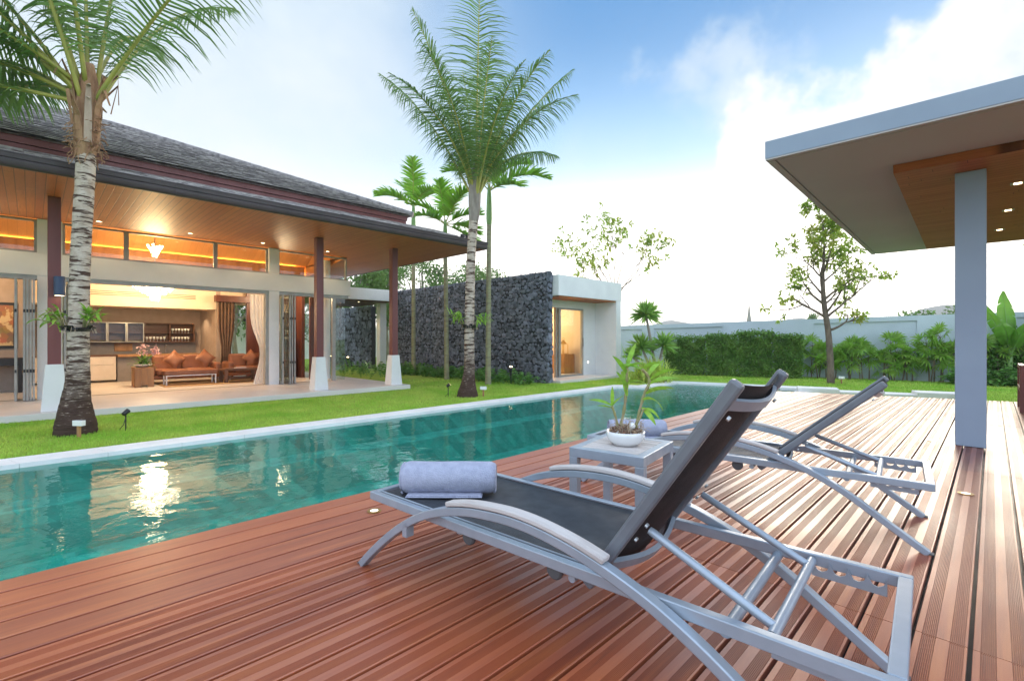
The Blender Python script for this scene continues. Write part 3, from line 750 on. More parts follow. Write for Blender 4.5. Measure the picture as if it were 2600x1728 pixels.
def sweep(b, pts, y0, y1, th):
    """rectangular tube following (x, z) points, thickness th measured across the curve"""
    n = len(pts); up = []; lo = []
    for i, (x, z) in enumerate(pts):
        x0, z0 = pts[max(i-1, 0)]; x1, z1 = pts[min(i+1, n-1)]
        L = math.hypot(x1-x0, z1-z0); nx, nz = -(z1-z0)/L, (x1-x0)/L
        up.append((x+nx*th/2, z+nz*th/2)); lo.append((x-nx*th/2, z-nz*th/2))
    vs = []
    for i in range(n):
        vs += [(up[i][0], y0, up[i][1]), (up[i][0], y1, up[i][1]), (lo[i][0], y1, lo[i][1]), (lo[i][0], y0, lo[i][1])]
    fs = [(3,2,1,0), tuple(4*(n-1)+j for j in range(4))]
    for i in range(n-1):
        for j in range(4): fs.append((4*i+j, 4*i+(j+1)%4, 4*i+4+(j+1)%4, 4*i+4+j))
    return b.add(vs, fs)
def smooth_pts(ctrl, sub=5):
    out = []
    P = [ctrl[0]] + list(ctrl) + [ctrl[-1]]
    for i in range(1, len(P)-2):
        p0, p1, p2, p3 = P[i-1], P[i], P[i+1], P[i+2]
        for k in range(sub):
            t = k/sub
            out.append(tuple(.5*((2*b_)+(-a_+c_)*t+(2*a_-5*b_+4*c_-d_)*t*t+(-a_+3*b_-3*c_+d_)*t**3) for a_, b_, c_, d_ in zip(p0, p1, p2, p3)))
    out.append(tuple(ctrl[-1])); return out
ARCH = [(-.02,.0),(.06,.075),(.18,.175),(.30,.262),(.417,.332),(.52,.378),(.62,.411),(.72,.434),(.81,.447),(.94,.456),(1.05,.453),(1.16,.440),(1.28,.416),(1.42,.374),(1.55,.322),(1.70,.240),(1.88,.115),(2.045,.0)]
def lounger(label, top, hinge_x, strut_at, loc, rz, W):
    """local frame: x from the foot end to the head end, y across, frame 0..W wide"""
    root = thing('sun_lounger', label, 'sun lounger', (0, 0, 0), 'sun loungers on the deck')
    zf0, hh = .338, .040
    # frame
    b = MB()
    b.box((0, 0, zf0-hh/2), (2.075, .032, zf0+hh/2)).box((0, W-.032, zf0-hh/2), (2.075, W, zf0+hh/2))
    b.box((0, .033, zf0-hh/2), (.035, W-.033, zf0+hh/2)).box((2.037, .033, zf0-hh/2), (2.075, W-.033, zf0+hh/2))
    b.box((.60, .033, zf0-.045), (.625, W-.033, zf0-.02))
    fr = b.build('frame', M['alu'], root, bevel=.004)
    # low cross bars
    for x, z, r in ((1.69, .318, .017), (1.19, .30, .014)):
        MB().tube([(x, .02, z), (x, W-.02, z)], r, 12).build('crossbar', M['alu'], root, smooth=True)
    # seat sling with piping track
    b = MB(); n = 24
    ys = [.036 + (W-.072)*i/n for i in range(n+1)]
    sag = lambda u: -.012*math.sin(math.pi*u)
    xs = [.038 + (hinge_x-.01-.038)*i/30 for i in range(31)]
    g = [[(x, y, zf0+.012+sag(i/n)) for i, y in enumerate(ys)] for x in xs]
    for i in range(30): b.strip(g[i], g[i+1])
    sl_ = b.build('seat_sling', M['sling'], root, smooth='full')
    for y in (.036, W-.036-.006): MB().tube([(.04, y+.003, zf0+.020), (hinge_x-.02, y+.003, zf0+.020)], .004, 6).build('piping', M['alu'], sl_)
    # curved arms that run down into the legs
    pts = smooth_pts(ARCH, 4)
    for y0, y1 in ((-.046, -.006), (W+.006, W+.046)):
        a_ = sweep(MB(), pts, y0, y1, .035).build('arm', M['alu'], root, smooth=30, bevel=.004)
        cap = [(x, z+.031) for x, z in pts if .60 < x < 1.37]
        sweep(MB(), cap, y0-.004, y1+.004, .020).build('armrest', M['greywood'], a_, smooth=30, bevel=.005)
        sg = -1 if y0 < 0 else 1
        MB().box((.33, (y0+y1)/2 - .02, .235), (.36, (y0+y1)/2 + .02, .30)).build('bracket', M['alu'], a_)
        for x in (-.02, 2.045): MB().box((x-.022, y0+.002, 0), (x+.022, y1-.002, .006)).build('foot_pad', M['rubber'], a_)
    # small transport wheels under the rails
    for x in (.66, 1.10): MB().lathe([(.001,-.012),(.028,-.012),(.034,-.005),(.034,.005),(.028,.012),(.001,.012)], (0,0,0), 20).build('wheel', M['rubber'], root, smooth=True)
    i = 0
    for o in kids(root):
        if o.name.startswith('wheel'):
            o.rotation_euler = (R(90), 0, 0); o.location = ((.66, .05, .292), (1.10, .05, .292))[i]; i += 1
    # backrest
    hx, hz = hinge_x, zf0 - .005
    tx, tz = top; L = math.hypot(tx-hx, tz-hz); ux, uz = (tx-hx)/L, (tz-hz)/L; nx, nz = -uz, ux     # n points to the sitter (up and forward)
    def at(s, d): return (hx + ux*s + nx*d, hz + uz*s + nz*d)
    back = MB()
    def barp(b, s0, s1, y0, y1, d0, d1):
        q = [at(s0,d0), at(s1,d0), at(s1,d1), at(s0,d1)]
        return b.add([(x, y0, z) for x, z in q] + [(x, y1, z) for x, z in q], [(3,2,1,0),(4,5,6,7),(0,1,5,4),(1,2,6,5),(2,3,7,6),(3,0,4,7)])
    bf = MB(); barp(bf, -.06, L, .036, .072, -.022, .019).build('backrest_frame', M['gunmetal'], root, bevel=.010)
    b2 = MB(); barp(b2, -.06, L, W-.072, W-.036, -.022, .019); b2.build('backrest_frame', M['gunmetal'], root, bevel=.010)
    # bowed head bar and lower bar between the side tubes
    def bow(s, d, depth, wd, th):
        b = MB(); k = 14; rows = []
        for i in range(k+1):
            u = i/k; y = .07 + (W-.14)*u; dd = d - depth*math.sin(math.pi*u)
            q = [at(s-wd/2, dd-th/2), at(s+wd/2, dd-th/2), at(s+wd/2, dd+th/2), at(s-wd/2, dd+th/2)]
            rows.append([(x, y, z) for x, z in q])
        for i in range(k):
            b.add(rows[i] + rows[i+1], [(j, (j+1)%4, 4+(j+1)%4, 4+j) for j in range(4)])
        return b
    bow(L-.075, -.008, .040, .036, .014).build('head_bar', M['alu'], root, smooth=30, fix=True)
    bow(.05, -.014, .05, .04, .018).build('lumbar_bar', M['alu'], root, smooth=30, fix=True)
    b = MB(); k = 20; m_ = 26
    g = []
    for j in range(m_+1):
        s = .0 + (L-.015)*j/m_
        g.append([(at(s, .008 - .038*math.sin(math.pi*i/k))[0], .070 + (W-.14)*i/k, at(s, .008 - .038*math.sin(math.pi*i/k))[1]) for i in range(k+1)])
    for j in range(m_): b.strip(g[j], g[j+1])
    b.build('back_sling', M['sling_back'], root, smooth='full')
    for y in (.062, W-.062):
        for s in (L*.25, L*.33, L*.87):
            p = at(s, -.032); MB().tube([(p[0], y, p[1]), (p[0]-nx*.008, y, p[1]-nz*.008)], .008, 8).build('bolt', M['steel'], root)
    # prop struts and the bar that drops into the racks
    px_, pz_ = strut_at
    s = L*.30; q = at(s, -.045)
    for y in (.094, W-.094):
        MB().tube([(q[0], y, q[1]), (q[0]*.97+px_*.03, y, q[1]*.97+pz_*.03), (px_, y, pz_)], [.012, .0135, .0135], 10).build('strut', M['alu'], root, smooth=True)
    MB().tube([(px_, .045, pz_), (px_, W-.045, pz_)], .015, 12).build('rack_bar', M['alu'], root, smooth=True)
    for y in (.036, W-.042):
        b = MB(); out = [(1.80, .300)]
        for i in range(4):
            x = 1.80 + .052*i
            out += [(x, .352), (x+.006, .340), (x+.016, .322), (x+.030, .318), (x+.044, .325), (x+.050, .338)]
        out += [(2.010, .350), (2.010, .294)]
        b.prof([(x, y, z-.012) for x, z in out], (0,1,0), 0, .006); b.build('rack', M['alu'], root)
    root.location = loc; root.rotation_euler = (0, 0, R(rz))
    return root
lounger('near grey aluminium lounger, tall black mesh back raised steeply, cut off by the lower edge', (1.715, 1.0), 1.265, (1.80, .338), (-2.20, 1.195, 0.003), 4.2, .66)
lounger('far grey aluminium lounger, backrest set lower, behind the side table', (1.865, .87), 1.27, (1.835, .338), (-2.272, 3.110, 0.003), 6.1, .62)

# ---------------------------------------------------------------- side table
st = thing('side_table', 'square grey aluminium side table with slatted weathered teak top', 'side table', (0, 0, 0))
A_, B_, H_ = .445, .51, .49
b = MB()
for x in (0, A_-.05):
    for y in (0, B_-.05):
        l = MB().box((x, y, .008), (x+.05, y+.05, H_-.055)).build('leg', M['alu'], st, bevel=.003)
        MB().box((x+.004, y+.004, 0), (x+.046, y+.046, .0075)).build('foot_pad', M['rubber'], l)
b.box((0,0,H_-.0545),(A_,.05,H_)).box((0,B_-.05,H_-.0545),(A_,B_,H_)).box((0,.0505,H_-.0545),(.05,B_-.0505,H_)).box((A_-.05,.0505,H_-.0545),(A_,B_-.0505,H_))
b.build('frame', M['alu'], st, bevel=.003)
b = MB(); ns = 8; w0 = (B_-.10)/ns
for i in range(ns): b.box((.0515, .0505+w0*i+.002, H_-.02), (A_-.0515, .0505+w0*(i+1)-.002, H_-.001))
b.build('slatted_top', M['greywood'], st, bevel=.002)
st.location = (-1.74, 2.21, 0.003); st.rotation_euler = (0, 0, R(9.5))

# ---------------------------------------------------------------- rolled towels
M['towel'] = mat('lavender_terry', (0.43, 0.45, 0.56), (0.35, 0.37, 0.48), rough=0.95, scale=30, bump=0.5, bscale=180, spec=0.1)
def towel(label, loc, rz, L=.46, r=.082):
    root = thing('rolled_towel', label, 'towel', (0,0,0), 'rolled towels on the loungers')
    rt = random.Random(int(loc[0]*1000)); n = 44; ks = 40; rows = []; b = MB()
    for i in range(ks+1):
        u = i/ks; e = abs(u-.5)*2; q = r*(1 - .16*max(0, (e-.86)/.14)**2) * (1 + .012*math.sin(u*11+1)); row = []
        for j in range(n):
            a = 6.283*j/n; rr_ = q*(1 + .02*math.sin(2*a+u*2) + rt.uniform(-.004,.004)); x, z = rr_*math.cos(a)*1.06, rr_*math.sin(a)*.95
            row.append((x, L*u, max(z, -r*.86) + r*.90))
        rows.append(row)
    for i in range(ks): b.add(rows[i]+rows[i+1], [(j, (j+1)%n, n+(j+1)%n, n+j) for j in range(n)])
    o = b.build('roll', M['towel'], root, smooth='full', fix=True)
    for y, sg in ((.0, -1), (L, 1)):       # spiral of the rolled layers in each end
        b = MB(); k = 110; ra = []; rb_ = []
        for i in range(k+1):
            t = i/k; a = -1.2 + 4*6.283*t; q = .008 + (r*.86-.008)*t; c_ = (math.cos(a)*1.06, math.sin(a)*.95)
            ra.append((c_[0]*q, y + sg*.006, c_[1]*q + r*.90)); rb_.append((c_[0]*(q+.011), y - sg*.004, c_[1]*(q+.011) + r*.90))
        b.strip(ra, rb_); sp_ = b.build('rolled_layers', M['towel'], root, smooth='full'); md = sp_.modifiers.new('s', 'SOLIDIFY'); md.thickness = .006
    b = MB(); b.box((-.02, .03, .003), (.108, L-.06, .009)); b.box((-.015, .035, .0092), (.100, L-.065, .014)); b.build('loose_end', M['towel'], root, bevel=.003)
    root.location = loc; root.rotation_euler = (0, 0, R(rz)); return root
towel('lavender rolled towel on the foot end of the near lounger', (-2.095, 1.325, .352), -45)
towel('lavender rolled towel on the far lounger, half hidden by the orchid bowl', (-2.13, 3.22, .352), -45, .43, .074)
# ================================================================ vegetation
UP = Vector((0, 0, 1)); SR = Vector((.7071, .7071, 0)); SF = Vector((-.7071, .7071, 0))
def leafmat(name, a, b_, rough=.45, trans=.35, isl=.3, scale=3.0): return mat(name, a, b_, rough=rough, scale=scale, island=isl, trans=trans, spec=.35)
M['palm'] = leafmat('coconut_leaf', (0.12, 0.22, 0.06), (0.19, 0.29, 0.07), .4)
M['palm2'] = leafmat('slim_palm_leaf', (0.17, 0.38, 0.03), (0.28, 0.46, 0.045), .45)
M['rachis'] = mat('leaf_stalk', (0.40, 0.36, 0.07), (0.30, 0.30, 0.06), rough=.5, scale=3)
M['leaf'] = leafmat('tree_leaf', (0.12, 0.22, 0.04), (0.20, 0.26, 0.05), .5)
M['leaf_y'] = leafmat('tree_leaf_yellowing', (0.22, 0.36, 0.05), (0.44, 0.38, 0.07), .5, trans=.5, isl=.35, scale=1.6)
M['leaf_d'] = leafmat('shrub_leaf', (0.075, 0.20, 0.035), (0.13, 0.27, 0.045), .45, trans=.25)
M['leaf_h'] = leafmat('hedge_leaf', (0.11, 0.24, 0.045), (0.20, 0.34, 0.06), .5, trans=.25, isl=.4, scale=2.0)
M['leaf_bg'] = leafmat('backdrop_leaf', (0.10, 0.19, 0.05), (0.17, 0.27, 0.07), .6, trans=.4, isl=.35, scale=.5)
M['fan'] = leafmat('fan_palm_leaf', (0.18, 0.38, 0.05), (0.33, 0.48, 0.08), .4, trans=.45)
M['yucca'] = leafmat('sword_leaf', (0.17, 0.34, 0.06), (0.28, 0.44, 0.09), .4)
M['spider'] = leafmat('striped_leaf', (0.36, 0.52, 0.06), (0.55, 0.60, 0.16), .5, isl=.3)
M['banana'] = leafmat('banana_leaf', (0.13, 0.30, 0.04), (0.20, 0.38, 0.05), .35, trans=.45, isl=.15, scale=1.2)
M['orchid'] = leafmat('orchid_leaf', (0.20, 0.42, 0.04), (0.36, 0.52, 0.08), .35, trans=.35, isl=.25)
M['bark'] = mat('grey_brown_bark', (0.20, 0.15, 0.11), (0.10, 0.075, 0.055), rough=.9, scale=9, stretch=(1, 1, .35), bump=.8, bscale=26)
M['bark_p'] = mat('pale_bark', (0.36, 0.31, 0.26), (0.22, 0.18, 0.15), rough=.9, scale=8, stretch=(1, 1, .3), bump=.5)
def ring_bark(name, light, light2, dark, z0, zd):
    """palm trunk: pale bark broken by dark ring scars, darker and rougher at the root flare"""
    m = bpy.data.materials.new(name); m.use_nodes = True; m.node_tree.nodes.clear(); T = NT(m.node_tree)
    oc = T.n('ShaderNodeTexCoord').outputs['Object']; s = T.n('ShaderNodeSeparateXYZ', {0: oc})
    n = T.noise(T.n('ShaderNodeMapping', {'Vector': oc, 'Scale': (2.2, 2.2, 15)}).outputs[0], 1.6, 6.0, .62, .5)
    n2 = T.noise(oc, 7.0, 6.0, .65); n3 = T.noise(T.n('ShaderNodeMapping', {'Vector': oc, 'Scale': (6, 6, 30)}).outputs[0], 2.0, 5.0, .6)
    c = T.mix(T.ss(n2, .35, .65), light, light2)
    c = T.mix(T.ss(n, .505, .565), c, dark)
    low = T.lin(s.outputs[2], z0, zd, 1.0, 0.0)
    c = T.mix(T.m('MULTIPLY', T.ss(T.m('ADD', n3, T.m('MULTIPLY', low, .35)), .52, .72), T.m('MINIMUM', 1.0, T.m('ADD', .25, low))), c, tuple(x*.7 for x in dark))
    b = T.n('ShaderNodeBsdfPrincipled', {'Base Color': c, 'Roughness': .88, 'Specular IOR Level': .2})
    bu = T.n('ShaderNodeBump', {'Height': T.m('SUBTRACT', n3, T.m('MULTIPLY', T.ss(n, .52, .62), .7)), 'Strength': .8, 'Distance': .02})
    T.put(b.inputs['Normal'], bu.outputs[0]); T.put(T.n('ShaderNodeOutputMaterial').inputs[0], b.outputs[0]); return m
M['coco'] = ring_bark('coconut_bark', (0.60, 0.50, 0.41), (0.46, 0.36, 0.28), (0.10, 0.06, 0.045), 0.0, 1.7)
M['sheath'] = mat('pale_dry_sheath', (0.50,0.38,0.29), (0.36,0.25,0.18), rough=.9, scale=8, stretch=(1,1,.2), bump=.4)
M['fibre'] = mat('palm_fibre', (0.42, 0.24, 0.13), (0.25, 0.13, 0.07), rough=.95, scale=8, stretch=(1,1,.3), bump=.9, bscale=40)
M['slimbark'] = mat('slim_palm_bark', (0.30, 0.30, 0.16), (0.22, 0.19, 0.12), rough=.8, scale=5, stretch=(1,1,3), bump=.3)
M['shaft'] = mat('green_crownshaft', (0.16, 0.30, 0.08), (0.22, 0.36, 0.12), rough=.5, scale=3)

def frond(root, base, h, elev, L, bend, r, ll=.75, pairs=56, wd=.032, droop=.5, start=.16, mat_='palm', sw=.022, fwd0=25, fwd1=62, vee=.25, gapp=0.04):
    """one pinnate palm leaf: h horizontal outward direction, elev start elevation (deg)"""
    h = Vector(h).normalized(); side = h.cross(UP)
    d0 = h * math.cos(R(elev)) + UP * math.sin(R(elev))
    N = 22; P = [Vector(base)]; Dv = []
    for i in range(N):
        t = (i + .5) / N
        d = (d0 + (h * .45 - UP) * bend * t ** 1.5).normalized(); Dv.append(d); P.append(P[-1] + d * (L / N))
    def at(t):
        x = t * N; i = min(int(x), N - 1); return P[i].lerp(P[i+1], x - i), Dv[i]
    st = MB(); st.tube(P, [sw * (1 - .85 * i / N) for i in range(N + 1)], 5)
    b = MB(); vs = b.v; fs = b.f
    for k in range(pairs):
        t = start + (1 - start) * (k + r.uniform(-.2, .2)) / pairs
        t = min(max(t, 0), .995); p, d = at(t); n = side.cross(d).normalized()
        env = math.sin(math.pi * min(1, (t - start) / (1 - start) * .86 + .14)) ** .6
        for sg in (-1, 1):
            if r.random() < gapp: continue
            l = ll * env * r.uniform(.85, 1.1); a = R(fwd0 + (fwd1 - fwd0) * t ** 1.3 + r.uniform(-6, 6))
            ld = (side * sg * math.cos(a) + d * math.sin(a) + n * vee * r.uniform(.6, 1.4)).normalized()
            wv = (d - ld * d.dot(ld)).normalized(); wv = (wv + n * r.uniform(-.5, .5)).normalized() * wd * r.uniform(.8, 1.15) * (.6 + .4*env)
            q = p.copy(); o = len(vs); sp_ = [0, .35, .7, 1.0]
            for j, tt in enumerate(sp_):
                if j: 
                    ld = (ld - UP * droop * .55 * r.uniform(.8, 1.2)).normalized(); q = q + ld * l * (sp_[j] - sp_[j-1])
                f = (.5, .5, .38, .04)[j]
                vs.append(tuple(q - wv * f)); vs.append(tuple(q + wv * f))
            for j in range(3): fs.append((o+2*j, o+2*j+1, o+2*j+3, o+2*j+2))
    f = b.build('frond', M[mat_], root); st.build('stalk', M['rachis'], f, smooth='full'); return f
def rdir(r, up=0.0):
    v = Vector((r.gauss(0,1), r.gauss(0,1), r.gauss(0,1) + up)); return v.normalized()
def hdir(a, depth): return SR * a + SF * depth     # world direction from a sideways and an away-from-camera component

# ---- big coconut palm by the house
rp = random.Random(3)
pl = thing('coconut_palm', 'big coconut palm with flared dark root and peeling crown beside the first column', 'palm tree', (-9.30, .45, LAWN))
def trunk(root, pts, rad, m, n=18, rings=40):
    P = smooth_pts(pts, 10); Rr = smooth_pts([(r_, 0) for r_ in rad], 10)
    rr_ = [max(.01, x[0] * (1 + .012 * math.sin(i * 2.1) + .010*math.sin(i*5.3))) for i, x in enumerate(Rr)]
    MB().tube(P, rr_, n).build('trunk', m, root, smooth='full')
b0 = Vector((-9.30, .45, LAWN))
def rel(b0, *pts): return [tuple(b0 + SR * a + UP * z + SF * f) for a, z, f in pts]
trunk(pl, rel(b0, (0,-.05,0),(0,.12,0),(.0,.45,0),(.03,.8,0),(.04,1.5,0),(.07,2.6,0),(.13,3.6,0),(.16,4.35,0)), [.242,.238,.175,.138,.120,.115,.112,.108], M['coco'])
b = MB(); top = rel(b0, (.13,3.95,0),(.15,4.2,0),(.16,4.6,0),(.18,5.0,0),(.2,5.3,0)); b.tube(smooth_pts(top, 5), [x[0] for x in smooth_pts([(.112,0),(.140,0),(.145,0),(.115,0),(.05,0)], 5)], 16); 
b.build('crown_base', M['fibre'], pl, smooth='full')
for i in range(15):   # dead leaf sheaths wrapped round the crown
    a = i * .7; z0 = 4.15 + (i % 4) * .16; o = Vector((math.cos(a), math.sin(a), 0)); s_ = Vector((-math.sin(a), math.cos(a), 0)); c = b0 + SR * .16; o = o * .75
    b = MB(); p0 = c + o * .17 + UP * z0; p1 = c + o * .21 + UP * (z0 + .35); p2 = c + o * (.26 + .1*(i % 3)) + UP * (z0 + .62); p3 = c + o * (.36 + .12*(i % 2)) + UP * (z0 + .58 - .2*(i % 3))
    q = [p0, p1, p2, p3]; w_ = [.045, .04, .025, .01]
    b.strip([tuple(x - s_*k) for x, k in zip(q, w_)], [tuple(x + s_*k) for x, k in zip(q, w_)])
    o_ = b.build('sheath', M['fibre'] if i % 3 else M['sheath'], pl); md = o_.modifiers.new('s', 'SOLIDIFY'); md.thickness = .012
tf = MB()
for i in range(150):     # loose fibre round the crown
    a = rp.uniform(0, 6.28); o = Vector((math.cos(a), math.sin(a), 0)); q = b0 + SR*.155 + UP*rp.uniform(3.95, 4.55) + o*.115; d = (o + rdir(rp)*.8).normalized(); pth = [q]
    for k in range(5): d = (d + rdir(rp)*.5 - UP*.22 - o*.12).normalized(); pth.append(pth[-1] + d*.035)
    tf.tube(pth, .006, 4, cap=False)
tf.build('loose_fibre', M['fibre'], pl)
cb = b0 + SR * .18 + UP * 4.75
for a, dpt, el_, L, bend, ll in ((1, -.12, 52, 4.4, .42, 1.0), (-1, -.10, 32, 3.9, .75, .75), (-1, .35, 18, 3.4, .7, .7), (-.8, -.7, 50, 3.8, .9, .75), (.35, -1, 74, 4.0, .6, .85), (-.4, .9, 55, 4.0, .7, .8),
                             (.3, 1, 66, 4.0, .6, .8), (-.15, -1, 72, 4.2, .5, .8), (-1, .1, 68, 4.0, .7, .8), (.15, .3, 84, 4.2, .3, .8), (-1, -.5, 5, 3.2, .55, .7), (-.9, -.2, 42, 3.8, .7, .8), (-.5, .5, 78, 4.0, .4, .8), (-1, -1, 75, 4.0, .5, .8),(-1,-.3,25,3.4,.9,.8),(-1,.3,38,3.4,.9,.8),(-.7,-.9,30,3.2,.9,.8),(-1,-.6,60,3.6,.9,.85)):
    frond(pl, cb + hdir(a, dpt).normalized() * .08 + UP * rp.uniform(-.1, .3), hdir(a, dpt), el_, L, bend, rp, ll, pairs=66, droop=.8, sw=.034, wd=.036)
# ---- coconut palm in the middle of the lawn
pm = thing('coconut_palm', 'slender coconut palm with upswept fronds standing on the lawn before the dark stone wall', 'palm tree', (-8.75, 7.27, LAWN))
b0 = Vector((-8.75, 7.27, LAWN))
trunk(pm, rel(b0, (0,-.05,0),(0,.10,0),(.02,.35,0),(.04,.7,0),(.04,1.5,0),(.06,2.6,0),(.10,3.6,0),(.16,4.35,0)), [.265,.235,.165,.128,.116,.110,.104,.11], M['coco'])
b = MB(); b.tube(smooth_pts(rel(b0, (.14,4.1,0),(.16,4.4,0),(.17,4.8,0),(.19,5.2,0),(.2,5.5,0)), 5), [x[0] for x in smooth_pts([(.105,0),(.135,0),(.145,0),(.12,0),(.05,0)], 5)], 14); b.build('crown_base', M['bark_p'], pm, smooth='full')
cb = b0 + SR * .18 + UP * 4.75
for a, dpt, el_, L, bend, ll in ((.25, -1, 85, 5.0, .12, 1.25), (-1, .15, 64, 4.3, .45, .85), (-1, -.5, 75, 4.5, .30, .9), (1, .2, 62, 4.4, .35, .85), (1, -.5, 70, 3.9, .5, .9), (.6, .9, 74, 4.3, .3, .9),
                             (-.7, .8, 72, 4.0, .5, .9), (-.5, -1, 68, 3.6, .75, .85), (.6, -1, 66, 3.5, .8, .85), (1, .6, 50, 3.0, .9, .75), (.1, 1, 80, 4.4, .2, 1.0), (-.8, -.8, 60, 3.3, .8, .85), (.9, -.3, 58, 3.4, .8, .85), (.4, -1, 78, 3.8, .4, .9), (-.35, .9, 80, 4.2, .35, .95)):
    frond(pm, cb + hdir(a, dpt).normalized() * .06 + UP * rp.uniform(-.3, .25), hdir(a, dpt), el_, L*(1 if bend < .2 else .92), bend, rp, ll*.88, pairs=84, droop=.62 if bend < .2 else .95, sw=.034, wd=.027)
# ---- three slim palms in front of the stone wall
def slim(label, base, hgt, lean, fr_, seed):
    r = random.Random(seed); t = thing('slim_palm', label, 'palm tree', base, 'slim palms along the stone wall'); B0 = Vector(base)
    P = rel(B0, (0,-.05,0),(0,.3,0),(lean*.3,hgt*.4,0),(lean*.7,hgt*.7,0),(lean,hgt-1.0,0))
    MB().tube(smooth_pts(P, 8), [x[0]*(1+.05*(i%4==0)) for i, x in enumerate(smooth_pts([(.12,0),(.085,0),(.075,0),(.068,0),(.068,0)], 8))], 12).build('trunk', M['slimbark'], t, smooth='full')
    P2 = rel(B0, (lean,hgt-1.0,0),(lean,hgt-.8,0),(lean,hgt-.2,0),(lean,hgt+.15,0))
    MB().tube(smooth_pts(P2, 4), [x[0] for x in smooth_pts([(.068,0),(.088,0),(.07,0),(.04,0)], 4)], 12).build('crownshaft', M['shaft'], t, smooth='full')
    c = B0 + SR * lean + UP * hgt
    for a, d_, e_, L, bd in fr_: frond(t, c, hdir(a, d_), e_, L*.85, bd*.95, r, .58, pairs=46, wd=.062, droop=.28, start=.2, mat_='palm2', sw=.022, fwd0=20, fwd1=60, vee=.5)
    return t
slim('slim green palm farthest left, its crown above the eaves', (-15.46, 10.2, LAWN), 6.35, 0, ((-1,.2,40,2.0,.9),(.1,-.6,75,2.1,.5),(1,.2,45,1.9,.9),(-.6,.8,60,2.0,.7),(.7,-.8,35,1.8,1.0),(-.8,-.7,25,1.8,1.0)), 4)
slim('slim green palm between the coconut palm and the left slim palm', (-12.95, 9.85, LAWN), 5.2, -.05, ((-1,.1,48,1.8,.8),(-.2,-.5,78,1.7,.4),(1,.2,35,1.6,.8),(.7,-.5,60,1.7,.7),(-.7,-.8,20,1.6,1.0),(.9,.6,10,1.6,1.0),(.5,-.2,-25,1.7,.6)), 5)
slim('slim palm with drooping fronds just right of the coconut palm', (-10.60, 9.60, LAWN), 5.75, .03, ((-1,.1,50,1.9,1.1),(1,-.2,35,2.3,1.3),(1,.3,60,2.0,1.0),(.2,-.8,70,1.8,.6),(-.3,.8,70,1.9,.6),(.8,-.9,10,1.7,1.0)), 6)

# ---- broadleaf trees
def leaf(b, p, d, n, l, w_):
    d = d.normalized(); s_ = d.cross(n)
    if s_.length < 1e-3: s_ = d.orthogonal()
    s_.normalize(); o = len(b.v)
    b.v += [tuple(p), tuple(p + d*l*.5 + s_*w_*.5), tuple(p + d*l - UP*l*.12), tuple(p + d*l*.5 - s_*w_*.5)]
    b.f.append((o, o+1, o+2, o+3))
def rdir(r, up=0.0):
    v = Vector((r.gauss(0,1), r.gauss(0,1), r.gauss(0,1) + up)); return v.normalized()
def tree(name, label, pts, rad, spec_, leaf_l, clump, seed, lm='leaf', bm_='bark', cat='tree', group=None):
    """pts: trunk line; spec_: list of (trunk fraction, sideways, depth, up, length)"""
    r = random.Random(seed); t = thing(name, label, cat, pts[0], group)
    wood = MB(); lv = MB()
    P = smooth_pts(pts, 6); rr_ = [x[0] for x in smooth_pts([(q, 0) for q in rad], 6)]
    wood.tube(P, rr_, 10)
    def cl(p, d):
        for _ in range(clump):
            dd = (d * .5 + rdir(r, -.05)).normalized(); leaf(lv, p + rdir(r) * leaf_l * .35, dd, (UP + rdir(r) * .8).normalized(), leaf_l * r.uniform(.7, 1.2), leaf_l * .42)
    def br(p, d, L, rad_, dep):
        q = Vector(p); path = [q.copy()]; d = d.normalized()
        for i in range(4):
            d = (d + rdir(r) * .22 + UP * .06).normalized(); q = q + d * L / 4; path.append(q.copy())
        wood.tube(path, [rad_ * (1 - .13 * i) for i in range(5)], 6 if dep else 4)
        if dep == 0:
            cl(q, d)
            if r.random() < .7: cl(path[2], d)
            return
        for i in range(r.choice((3, 3, 4))):
            k = r.choice((2, 3, 4, 4)); br(path[k], d + rdir(r) * .85, L * r.uniform(.5, .75), rad_ * .5, dep - 1)
    for f, a, dp, up, L in spec_:
        i = min(int(f * (len(P) - 1)), len(P) - 1); br(P[i], SR * a + SF * dp + UP * up, L, max(.012, rr_[i] * .55), 2)
    wood.build('trunk', M[bm_], t, smooth='full'); lv.build('crown', M[lm], t); return t
tb = Vector((-3.46, 17.1, LAWN))
tree('garden_tree', 'small leaning garden tree with grey trunk in front of the wall panel', rel(tb, (0,0,0),(-.02,.8,0),(-.08,1.6,0),(-.20,2.4,0),(-.24,3.2,0),(-.2,4.0,0),(-.22,4.8,0)), [.105,.09,.08,.07,.05,.03,.012],
     [(.44,.9,.2,.95,1.09),(.42,-.9,.1,.75,1.04),(.50,-1,-.2,.65,0.90),(.54,.8,-.3,1.0,1.04),(.58,-.8,.3,.9,0.90),(.64,1,.1,.8,0.85),(.68,-.9,-.2,.8,0.80),(.74,.7,.2,1.0,0.76),(.80,-.5,.2,1.1,0.72),(.86,.4,-.2,1.0,0.57),(.95,0,.1,1,0.57),(.46,.3,-.9,.5,0.85),(.6,.1,.9,.7,0.85),(.36,.7,-.1,.3,0.57),(.7,.2,-.9,.8,0.76),(.78,-.1,.9,.9,0.66),(.5,.9,.5,.3,0.76),(.9,-.4,-.4,1,0.47)], .155, 10, 31, 'leaf_y')
tb = Vector((-9.83, 14.97, LAWN))
